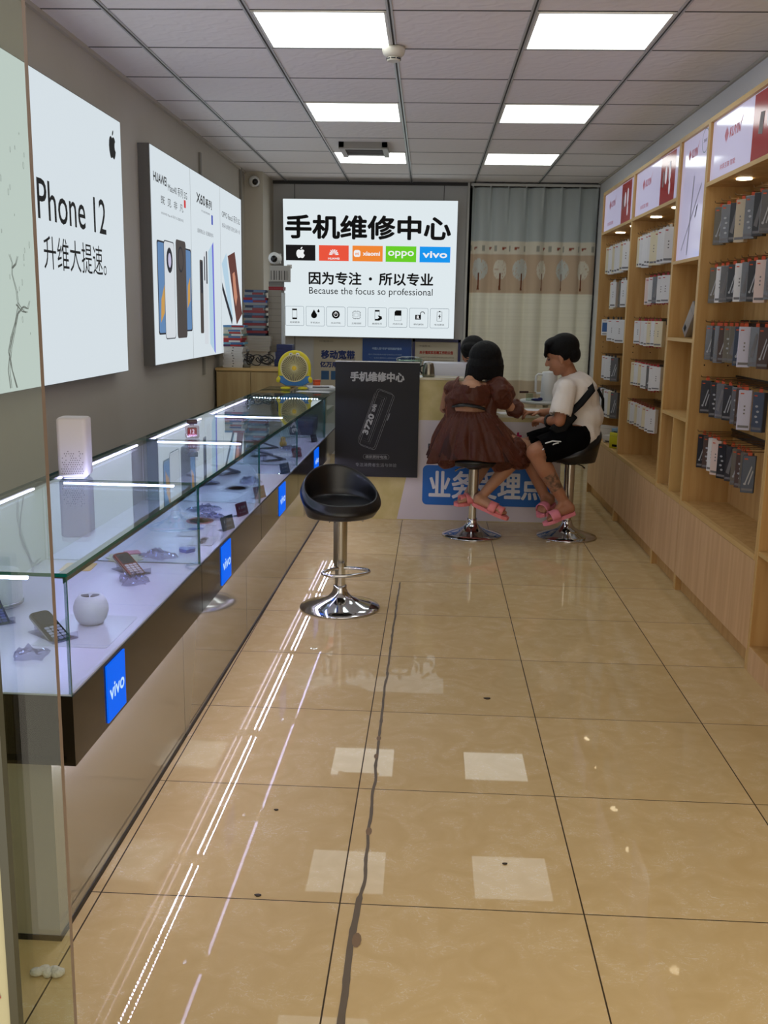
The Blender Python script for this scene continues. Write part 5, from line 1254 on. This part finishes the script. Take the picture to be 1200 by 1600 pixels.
def face_parts(t, P, M, s=1.0):
    e = MB()
    for q in (-1, 1): e.ell(P(q * .030, .077, -.004), (.013 * s, .006 * s, .006 * s), M, 12, 8)
    e.build('eyes', mat('eye dark', (30, 22, 20), .2), t)
    b = MB()
    for q in (-1, 1): b.tube([P(q * .014, .0855, .018), P(q * .032, .085, .024), P(q * .048, .074, .019)], .0032, 6)
    b.build('eyebrows', M_hair, t)
    m_ = MB().tube([P(-.020, .088, -.063), P(0, .0985, -.0635), P(.020, .088, -.063)], .0022, 6); m_.build('mouth_line', mat('lip', (140, 70, 64), .5), t)
def slipper(t, heel, toe, up, m, wd=.046, strap=True):
    h, o = V(heel), V(toe); d = (o - h).normalized(); L = (o - h).length; u = V(up); u = (u - d * u.dot(d)).normalized(); r = d.cross(u)
    pts = [(-.62, .04), (-.78, .25), (-.70, .5), (-.95, .75), (-.80, .95), (-.2, 1.05), (.45, 1.02), (.85, .86), (.95, .68), (.76, .45), (.80, .2), (.6, .03), (0, -.02)]
    mb = MB(); n = len(pts)
    def Q(p, z): return h + d * (p[1] * L) + r * (p[0] * wd) + u * z
    mb.add([Q(p, z) for z in (-.024, -.002) for p in pts], [tuple(range(n)), tuple(range(n, 2 * n))[::-1]] + [(k, n + k, n + (k + 1) % n, (k + 1) % n) for k in range(n)])
    sole = mb.build('slipper', m, t)
    st = MB()
    def band(y0, y1, hgt, dx=0):
        def fn(a, b):
            an = PI * a; y = y0 + (y1 - y0) * b
            return Q((-math.cos(an) * 1.02 + dx * (a - .5), y / 1.0), -.004 + hgt * math.sin(an) ** .7)
        st.grid(fn, 14, 4)
    band(.52, .80, .058) if strap == 1 else (band(.45, .66, .060, .5), band(.66, .86, .052, -.5))
    s_ = st.build('strap', m, sole); s_.modifiers.new('thickness', 'SOLIDIFY').thickness = .006
    return sole
def foot(mb, ankle, heel, toe, up):
    h, o = V(heel), V(toe); d = (o - h).normalized(); u = V(up); u = (u - d * u.dot(d)).normalized(); r = d.cross(u); L = (o - h).length
    h0 = h + u * .020
    mb.cap(ankle, h0 + u * .012 + d * .02, .034, .030); mb.cap(h0 + d * .02, h0 + d * L * .60 + u * .0, .029, .024); mb.cap(V(ankle) - u * .01, h0 + d * L * .62 + u * .012, .030, .018)
    mb.cap(h0 + d * L * .55 - r * .016, h0 + d * L * .74 - r * .020, .020, .015); mb.cap(h0 + d * L * .55 + r * .012, h0 + d * L * .72 + r * .022, .019, .014)
    for k in range(5):
        w_ = (-.030, -.012, .002, .015, .027)[k]; l0 = (.90, .91, .88, .85, .80)[k]; rr_ = (.0115, .0085, .008, .0078, .0075)[k]
        mb.cap(h0 + d * L * .70 + r * w_ - u * .004, h0 + d * L * l0 + r * w_ * 1.05 - u * .010, rr_ * 1.1, rr_, 8)

# ---- the man
t = thing('person', 'person in white t-shirt and black shorts perched on the right stool', 'person', (.955, 6.40, 0))
O_ = V((.955, 6.40, 0))
def W(x, y, z): return V((x, y, z)) - O_
body = MB()
hips = W(1.0, 6.42, .685); waist = W(.99, 6.44, .80); chest = W(.965, 6.43, .95); neckb = W(.935, 6.435, 1.045)
P, M = head(body, W(.862, 6.41, 1.195), (-.93, .33, -.30), (-.25, .05, 1), 1.06)
body.cap(neckb, W(.90, 6.425, 1.115), .052, .05)
lsh = W(.885, 6.30, .985); rsh = W(1.02, 6.60, .99)
body.cap(hips, waist, .125, .115).cap(waist, chest, .115, .125).cap(lsh, rsh, .055, .055).cap(chest, neckb, .10, .055)
lel = W(.845, 6.235, .79); lwr = W(.775, 6.37, .775); rel = W(.93, 6.70, .80); rwr = W(.78, 6.66, .80)
body.cap(lsh, lel, .050, .038).cap(lel, lwr, .037, .027); body.cap(rsh, rel, .05, .038).cap(rel, rwr, .037, .027)
hand(body, lwr, (-.45, .85, .02), (-.3, -.2, 1), -1, .75); hand(body, rwr, (-.9, -.1, -.02), (0, .2, 1), 1, .6)
lk = W(.705, 6.24, .585); rk = W(.66, 6.50, .585); la = W(.905, 6.28, .265); ra = W(.80, 6.46, .27)
body.cap(W(.96, 6.31, .67), lk, .095, .062).cap(lk, lerp(lk, la, .35), .058, .058).cap(lerp(lk, la, .35), la, .058, .033); body.cap(W(.98, 6.50, .67), rk, .095, .06).cap(rk, lerp(rk, ra, .35), .056, .056).cap(lerp(rk, ra, .35), ra, .056, .033)
lh, lt = W(.975, 6.27, .205), W(.775, 6.20, .140); rh, rt_ = W(.86, 6.47, .225), W(.755, 6.33, .165)
foot(body, la, lh, lt, (-.25, 0, 1)); foot(body, ra, rh, rt_, (-.2, -.2, 1))
blob(body, 'body', M_skin, t, .0055, 5)
face_parts(t, P, M, 1.06)
pinkm = mat('pink rubber', (232, 138, 156), .5)
slipper(t, lh, lt, (-.25, 0, 1), pinkm, .046, 1); slipper(t, rh, rt_, (-.2, -.2, 1), pinkm, .044, 1)
hr = MB(); hr.ell(P(0, -.022, .046), (.090, .104, .090), M, 24, 16); hr.ell(P(0, .030, .085), (.078, .060, .040), M, 20, 12); hr.ell(P(0, -.07, -.005), (.070, .046, .062), M, 18, 12)
for q in (-1, 1): hr.ell(P(q * .066, -.030, .012), (.018, .045, .050), M, 14, 10)
rh_ = random.Random(9)
for k in range(26):
    x = rh_.uniform(-.066, .066); hr.cap(P(x, .062, .086), P(x * 1.04, .090 + rh_.uniform(-.003, .004), .024 + rh_.uniform(-.010, .006)), .015, .006, 8)
blob(hr, 'hair', M_hair, t, .0045, 2)
sh = MB()
def wr(p, k=1.0): return p
sh.cap(W(1.0, 6.42, .665), waist, .150, .142).cap(waist, chest, .142, .150).cap(lerp(lsh, rsh, .1), lerp(lsh, rsh, .9), .072, .072).cap(chest, W(.945, 6.435, 1.02), .135, .075).ell(W(1.03, 6.44, .80), (.13, .15, .12)).ell(W(1.035, 6.45, .93), (.085, .13, .11))
sh.cap(lsh, lerp(lsh, lel, .75), .070, .070); sh.cap(rsh, lerp(rsh, rel, .7), .068, .068)
sh.cap(W(.93, 6.34, .70), W(.89, 6.40, .665), .06, .05)
def shirt_d(co):
    w_ = V((co.x, co.y, co.z)); n = noise.noise(V((w_.x * 11, w_.y * 11, w_.z * 6))); n2 = noise.noise(V((w_.x * 24 + w_.z * 18, w_.y * 20, w_.z * 12)))
    c = V((.03, .03, w_.z)); d = (w_ - c); d.z = 0
    if d.length > .01: w_ += d.normalized() * (n * .012 + n2 * .006)
    return w_
def trim(o, tests):
    bm = bmesh.new(); bm.from_mesh(o.data)
    bmesh.ops.delete(bm, geom=[v for v in bm.verts if any(f(v.co) for f in tests)], context='VERTS')
    bm.to_mesh(o.data); bm.free()
so = blob(sh, 't_shirt', M_cloth_w, t, .007, 6, shirt_d)
ldir = (lel - lsh).normalized(); rdir = (rel - rsh).normalized()
lc = lerp(lsh, lel, .84); rc_ = lerp(rsh, rel, .8)
trim(so, [lambda v: (v - (W(.925, 6.43, 1.082))).dot(V((-.35, 0, 1))) > 0, lambda v: (v - lc).dot(ldir) > 0 and (v - lc).length < .10, lambda v: (v - rc_).dot(rdir) > 0 and (v - rc_).length < .10, lambda v: v.z < .625])
sd = so.modifiers.new('thickness', 'SOLIDIFY'); sd.thickness = .003
st_ = MB(); st_.cap(W(.99, 6.42, .66), W(.98, 6.42, .70), .150, .145); st_.cap(W(.955, 6.31, .672), lerp(W(.955, 6.31, .672), lk, .86), .108, .092).cap(W(.97, 6.50, .672), lerp(W(.97, 6.50, .672), rk, .86), .108, .09)
so2 = blob(st_, 'shorts', M_cloth_k, t, .007, 5, lambda c: V(c) + V((0, 0, 1)) * noise.noise(V(c) * 16) * .006)
kd = (lk - W(.955, 6.31, .672)).normalized(); cut = lerp(W(.955, 6.31, .672), lk, .90); kd2 = (rk - W(.97, 6.50, .672)).normalized(); cut2 = lerp(W(.97, 6.50, .672), rk, .90)
trim(so2, [lambda v: (v - cut).dot(kd) > 0 and v.y < .05 + (cut.y), lambda v: (v - cut2).dot(kd2) > 0, lambda v: v.z > .76])
so2.modifiers.new('thickness', 'SOLIDIFY').thickness = .003
# stitched white logo on the shorts
lg = MB()
for k in range(2):
    a = W(.785 + k * .035, 6.181, .640 + k * .012); lg.tube([a + V((-.045, 0, -.030)), a + V((-.01, -.003, -.002)), a + V((.02, -.002, .006))], .005, 6, flat=.5)
lg.tube([W(.755, 6.180, .652), W(.80, 6.176, .668), W(.855, 6.182, .665)], .005, 6, flat=.5)
lg.build('shorts_logo', M_white, t)
# tattoo patch on the left calf: thin shell following the calf
tt = MB(); c0, c1 = lerp(lk, la, .42), lerp(lk, la, .74); ax = (c1 - c0).normalized(); e1 = V((0, -1, 0)); e1 = (e1 - ax * e1.dot(ax)).normalized(); e2 = ax.cross(e1)
def tf_(a, b):
    an = -1.0 + 2.0 * a; r_ = .0555 - .010 * b
    return c0 + (c1 - c0) * b + (e1 * math.cos(an) + e2 * math.sin(an)) * (r_ + .0012)
tt.grid(tf_, 18, 14)
tm_ = mat('tattoo ink', (98, 78, 66), .55, noise_s=38, noise_c=(170, 124, 98))
tt.build('tattoo', tm_, t)
# sling bag and strap, wrist watch
bg = MB(); bc = W(.872, 6.255, .775); Mb = Matrix.Rotation(math.radians(38), 3, 'Y')
bg.box(bc.x - .045, bc.x + .045, bc.y - .028, bc.y + .028, bc.z - .085, bc.z + .085, rot=(bc, Mb)); blob(bg, 'sling_bag', mat('black nylon', (7, 8, 11), .6, spec=.2), t, .006, 3)
MB().tube([W(.90, 6.245, .83), W(.975, 6.262, .90), W(1.045, 6.285, .985), W(1.035, 6.36, 1.035), W(.98, 6.44, 1.065)], .024, 10, flat=.22).tube([W(.86, 6.26, .71), W(.93, 6.262, .73), W(.92, 6.25, .80)], .012, 8, flat=.3).build('bag_strap', mat('black nylon'), t)
MB().tube([W(1.105, 6.40, .985), W(1.142, 6.41, .92), W(1.148, 6.42, .84)], .014, 8, flat=.3).build('bag_strap', mat('black nylon'), t)
wd_ = (lwr - lel).normalized(); wc = lerp(lel, lwr, .72); w1 = wd_.orthogonal().normalized(); w2 = wd_.cross(w1)
MB().tube([wc + (w1 * math.cos(a) + w2 * math.sin(a)) * .034 for a in [2 * PI * k / 20 for k in range(20)]], .010, 8, closed=True, flat=.5).build('wrist_watch', M_black, t)

# ---- the woman
t = thing('person', 'person in brown organza dress with black bob seated from behind', 'person', (.322, 6.38, 0))
O_ = V((.322, 6.38, 0))
body = MB()
P, M = head(body, W(.375, 6.50, 1.155), (.25, .9, -.5), (.10, .45, 1), .98, ears=False)
neck0 = W(.285, 6.42, 1.01); body.cap(neck0, W(.33, 6.46, 1.08), .046, .043)
hips = W(.31, 6.36, .64); waist = W(.28, 6.36, .80); chest = W(.285, 6.38, .93)
ls = W(.15, 6.40, .975); rs_ = W(.43, 6.42, .975)
body.cap(hips, waist, .125, .09).cap(waist, chest, .092, .105).cap(lerp(ls, rs_, .08), lerp(ls, rs_, .92), .042, .042).cap(chest, neck0, .085, .05).ell(W(.275, 6.36, .86), (.125, .085, .10))
re = W(.555, 6.46, .845); rw = W(.66, 6.68, .80); le = W(.12, 6.58, .82); lw = W(.26, 6.74, .80)
body.cap(rs_, re, .040, .032).cap(re, rw, .032, .022).cap(ls, le, .04, .032).cap(le, lw, .032, .022)
hand(body, rw, (.55, .8, -.05), (0, 0, 1), -1, .35, .9); hand(body, lw, (.9, .2, -.08), (0, 0, 1), 1, .4, .9)
rk = W(.655, 6.44, .585); lk = W(.47, 6.60, .59); ra = W(.375, 6.36, .265); la = W(.30, 6.47, .27)
body.cap(W(.38, 6.38, .645), rk, .092, .058).cap(rk, lerp(rk, ra, .33), .055, .052).cap(lerp(rk, ra, .33), ra, .052, .029); body.cap(W(.28, 6.44, .645), lk, .09, .056).cap(lk, lerp(lk, la, .35), .053, .05).cap(lerp(lk, la, .35), la, .05, .029)
rh, rtt = W(.325, 6.345, .235), W(.545, 6.27, .155); lh, ltt = W(.395, 6.42, .232), W(.205, 6.36, .225)
foot(body, ra, rh, rtt, (.25, -.1, 1)); foot(body, la, lh, ltt, (0, -.1, 1))
blob(body, 'body', mat('light skin', (196, 148, 118), .5, noise_s=9, noise_c=(188, 138, 108), spec=.35), t, .0055, 5)
face_parts(t, P, M, .98)
pk2 = mat('coral rubber', (232, 132, 132), .5)
slipper(t, rh, rtt, (.25, -.1, 1), pk2, .042, 2); slipper(t, lh, ltt, (0, -.1, 1), pk2, .040, 2)
hr = MB(); hc = W(.375, 6.48, 1.175)
hr.ell(hc, (.108, .116, .105), None, 26, 16); hr.ell(hc + V((.0, -.015, -.055)), (.118, .108, .095), None, 26, 16); hr.ell(hc + V((.03, .04, -.05)), (.095, .09, .10), None, 20, 14)
rh_ = random.Random(19)
for k in range(120):
    a = 2 * PI * k / 120; 
    if math.sin(a) > .75: continue
    rx, ry = .107 + rh_.uniform(-.006, .008), .100; L_ = rh_.uniform(.10, .128) + .008 * math.sin(a * 5)
    # strands hang to shoulder length; the left side sweeps lower and outwards
    out = 1.04 + .05 * max(0, -math.cos(a))
    p0 = hc + V((rx * math.cos(a), ry * math.sin(a) - .012, -.055)); p1 = hc + V((rx * math.cos(a) * out - .012 * max(0, -math.cos(a)), ry * .93 * math.sin(a) - .012, -.055 - L_ * (.78 + .22 * max(0, -math.cos(a)))))
    hr.cap(p0, p1, .013, .0045, 7)
blob(hr, 'hair', M_hair, t, .005, 1)
# organza dress
m = bpy.data.materials.new('brown organza'); m.use_nodes = True; nt = m.node_tree; b = nt.nodes['Principled BSDF']; N = nt.nodes.new
b.inputs['Roughness'].default_value = .42; b.inputs['Base Color'].default_value = lin((84, 42, 30)); b.inputs['Sheen Weight'].default_value = .5; b.inputs['Sheen Tint'].default_value = lin((190, 120, 90)); b.inputs['Specular IOR Level'].default_value = .35
tc = N('ShaderNodeTexCoord'); nz = N('ShaderNodeTexNoise'); nz.inputs['Scale'].default_value = 14; nz.inputs['Detail'].default_value = 5; nz.inputs['Distortion'].default_value = 1.4
nt.links.new(tc.outputs['Object'], nz.inputs['Vector']); bp = N('ShaderNodeBump'); bp.inputs['Strength'].default_value = .8; bp.inputs['Distance'].default_value = .02
nt.links.new(nz.outputs['Fac'], bp.inputs['Height']); nt.links.new(bp.outputs['Normal'], b.inputs['Normal'])
tr = N('ShaderNodeBsdfTransparent'); tr.inputs['Color'].default_value = (.75, .55, .48, 1); mx = N('ShaderNodeMixShader'); mx.inputs['Fac'].default_value = .87
nt.links.new(tr.outputs[0], mx.inputs[1]); nt.links.new(b.outputs[0], mx.inputs[2]); nt.links.new(mx.outputs[0], nt.nodes['Material Output'].inputs['Surface'])
M_org = m; M_orgd = mat('brown lining', (58, 26, 20), .8)
bd = MB(); bd.cap(W(.285, 6.38, .955), W(.285, 6.38, .90), .128, .128).ell(W(.275, 6.37, .915), (.150, .115, .095)).cap(W(.165, 6.395, .965), W(.42, 6.415, .965), .058, .058)
def dis(co):
    w_ = V(co); n = noise.noise(w_ * 22) * .007 + noise.noise(w_ * 50) * .003; d = V((w_.x + .04, w_.y, 0))
    return w_ + (d.normalized() * n if d.length > .01 else V((0, 0, 0)))
o = blob(bd, 'bodice', M_org, t, .007, 4, dis)
trim(o, [lambda v: v.z > 1.008 and -.115 < v.x < .09, lambda v: v.z > .985 and (v - W(.285, 6.33, 1.02)).length < .075, lambda v: v.z < .868 and v.y < .0 and -.13 < v.x < .055])
o.modifiers.new('thickness', 'SOLIDIFY').thickness = .002
# black band across the open back
bb = MB().tube([W(.165, 6.305, .862), W(.205, 6.268, .874), W(.26, 6.250, .879), W(.32, 6.258, .869), W(.375, 6.29, .850)], [.012, .017, .017, .017, .014], 10, flat=.3); bb.build('black_band', M_black, t)
# waist side panels and gathered skirt
sk = MB(); hipc = W(.285, 6.37, 0)
def skirt(k_r, zt_, drop, seed):
    def fn(u, v):
        a = 2 * PI * u; ca_, sa = math.cos(a), math.sin(a)
        fold = .16 * noise.noise(V((ca_ * 3.2, sa * 3.2, v * 1.1 + seed))) + .09 * noise.noise(V((ca_ * 9, sa * 9, v * 2.2 + seed)))
        r = (.118 + (.165 * k_r) * v ** .62) * (1 + fold * v ** .6)
        if v < .12: r *= 1 + .05 * math.sin(a * 34)
        x = r * (1.0 + .12 * v) * ca_ + .01 * v; y = r * .88 * sa + .05 * v
        z = zt_ - drop * v + .03 * noise.noise(V((ca_ * 2.6, sa * 2.6, seed))) * v
        # towards the lap (right front) the cloth rides up over the thighs and spills past the knee
        lap = max(0, .35 * ca_ + .94 * sa); z += .11 * lap * v ** 1.5; y += .14 * lap * v
        rt2 = max(0, ca_); x += .075 * rt2 * v; z -= .03 * rt2 * v
        lf = max(0, -ca_) ** 2; z -= .03 * lf * v * (1 - max(0, sa)); x += .03 * lf * v
        return hipc + V((x, y, z))
    return fn
s1_ = MB().grid(skirt(1.0, .832, .305, .4), 240, 36, closeu=True); o = s1_.build('skirt', M_org, t); o.modifiers.new('thickness', 'SOLIDIFY').thickness = .0015
s2_ = MB().grid(skirt(.88, .815, .27, 2.0), 160, 24, closeu=True); o = s2_.build('skirt_lining', M_orgd, t); o.modifiers.new('thickness', 'SOLIDIFY').thickness = .0015
# spill of cloth over the right knee and under the seat edge on the left
def puff(name, c, r, M_=None, seed=0, amp=.016, vox=.007):
    q = MB().ell(c, r, M_, 30, 20)
    return blob(q, name, M_org, t, vox, 1, lambda co: V(co) + (V(co) - V(c)).normalized() * (noise.noise(V(co) * 18 + V((seed, 0, 0))) * amp + noise.noise(V(co) * 42) * amp * .4))
puff('skirt_drape', W(.60, 6.40, .555), (.075, .11, .115), Matrix.Rotation(-.35, 3, 'Y'), 1)
puff('skirt_drape', W(.50, 6.33, .535), (.085, .06, .10), Matrix.Rotation(.5, 3, 'Y'), 4)
puff('skirt_drape', W(.135, 6.30, .515), (.065, .06, .055), Matrix.Rotation(.5, 3, 'Y'), 7)
puff('sleeve', W(.468, 6.40, .945), (.094, .09, .108), Matrix.Rotation(-.45, 3, 'Y'), 2, .014)
puff('sleeve_ruffle', W(.585, 6.50, .835), (.062, .075, .062), Matrix.Rotation(-.3, 3, 'Y'), 3, .016)
puff('sleeve', W(.168, 6.41, .935), (.038, .066, .08), Matrix.Rotation(.15, 3, 'Y'), 5, .012)
puff('sleeve_ruffle', W(.14, 6.56, .84), (.042, .055, .05), None, 6, .012)
# waist sides left and right of the cut-out
q = MB().cap(W(.175, 6.35, .80), W(.165, 6.36, .90), .052, .05).cap(W(.40, 6.36, .80), W(.41, 6.38, .90), .055, .055); blob(q, 'waist_sides', M_org, t, .007, 2, dis)

# ---- the clerk behind the counter: hardly seen behind the woman's head
t = thing('person', 'person with dark hair behind the counter, mostly hidden by the woman', 'person', (.36, 7.55, 0)); O_ = V((.36, 7.55, 0))
body = MB(); P, M = head(body, W(.335, 7.42, 1.15), (-.1, -.8, -.5), (0, -.4, 1), 1.0)
body.cap(W(.35, 7.50, 1.02), W(.34, 7.46, 1.08), .05, .05).cap(W(.35, 7.56, .55), W(.35, 7.52, .9), .13, .13).cap(W(.18, 7.52, .95), W(.52, 7.52, .95), .055, .055).cap(W(.35, 7.52, .9), W(.35, 7.50, 1.02), .11, .05)
body.cap(W(.17, 7.52, .95), W(.12, 7.42, .80), .045, .036).cap(W(.12, 7.42, .80), W(.22, 7.30, .80) + V((0, .14, .0)), .036, .028).cap(W(.53, 7.52, .95), W(.56, 7.44, .80), .045, .036).cap(W(.56, 7.44, .80), W(.48, 7.42, .80), .036, .028)
hand(body, W(.48, 7.42, .80), (-.8, -.3, 0), (0, 0, 1), 1, .5); hand(body, W(.22, 7.44, .80), (.8, -.2, 0), (0, 0, 1), -1, .5)
body.cap(W(.28, 7.56, .52), W(.27, 7.50, .10), .085, .045).cap(W(.43, 7.56, .52), W(.44, 7.50, .10), .085, .045).cap(W(.27, 7.5, .06), W(.27, 7.42, .04), .045, .036).cap(W(.44, 7.5, .06), W(.44, 7.42, .04), .045, .036)
blob(body, 'body', M_skin, t, .009, 4); face_parts(t, P, M)
hr = MB().ell(P(0, -.02, .046), (.094, .108, .09), M, 22, 14).ell(P(0, -.05, -.01), (.085, .07, .08), M, 20, 12).ell(P(0, .04, .088), (.078, .05, .04), M, 18, 10); blob(hr, 'hair', M_hair, t, .007, 2)
sh = MB().cap(W(.35, 7.56, .55), W(.35, 7.52, .92), .148, .145).cap(W(.19, 7.52, .955), W(.51, 7.52, .955), .068, .068).cap(W(.17, 7.52, .95), W(.135, 7.45, .85), .062, .058).cap(W(.53, 7.52, .95), W(.55, 7.47, .85), .062, .058); blob(sh, 'shirt', mat('dark grey shirt', (60, 60, 66), .8), t, .010, 4)
tr_ = MB().cap(W(.28, 7.56, .56), W(.27, 7.50, .16), .10, .06).cap(W(.43, 7.56, .56), W(.44, 7.50, .16), .10, .06); blob(tr_, 'trousers', mat('dark trousers', (34, 36, 44), .8), t, .010, 3)
# ------------------------------------------------------------------ world, camera, view
w = bpy.data.worlds.new('street light'); SC.world = w; w.use_nodes = True
w.node_tree.nodes['Background'].inputs[0].default_value = WORLD_C; w.node_tree.nodes['Background'].inputs[1].default_value = WORLD_S
cam = bpy.data.cameras.new('camera'); co = bpy.data.objects.new('camera', cam); COL.objects.link(co); SC.camera = co
cam.sensor_fit = 'VERTICAL'; cam.sensor_height = 24; cam.lens = 1525.8 / 1600 * 24; cam.clip_start = .05; cam.clip_end = 100
Rv = Vector((0.99884055, 0.04501835, 0.01705575)); Uv = Vector((-0.02560432, 0.19676464, 0.98011637)); Fv = Vector((-0.04076725, 0.97941668, -0.19768917))
mw = Matrix(((Rv.x, Uv.x, -Fv.x, 0), (Rv.y, Uv.y, -Fv.y, 0), (Rv.z, Uv.z, -Fv.z, 1.43), (0, 0, 0, 1)))
co.matrix_world = mw
vs_ = SC.view_settings; SC.display_settings.display_device = 'sRGB'
vs_.view_transform = 'Standard'; vs_.look = 'None'; vs_.exposure = EXPO; vs_.gamma = 1; vs_.use_curve_mapping = False
cy_ = SC.cycles
cy_.max_bounces = 8; cy_.diffuse_bounces = 3; cy_.glossy_bounces = 5; cy_.transmission_bounces = 4; cy_.transparent_max_bounces = 24
cy_.caustics_reflective = False; cy_.caustics_refractive = False; cy_.sample_clamp_indirect = 4; cy_.use_denoising = True
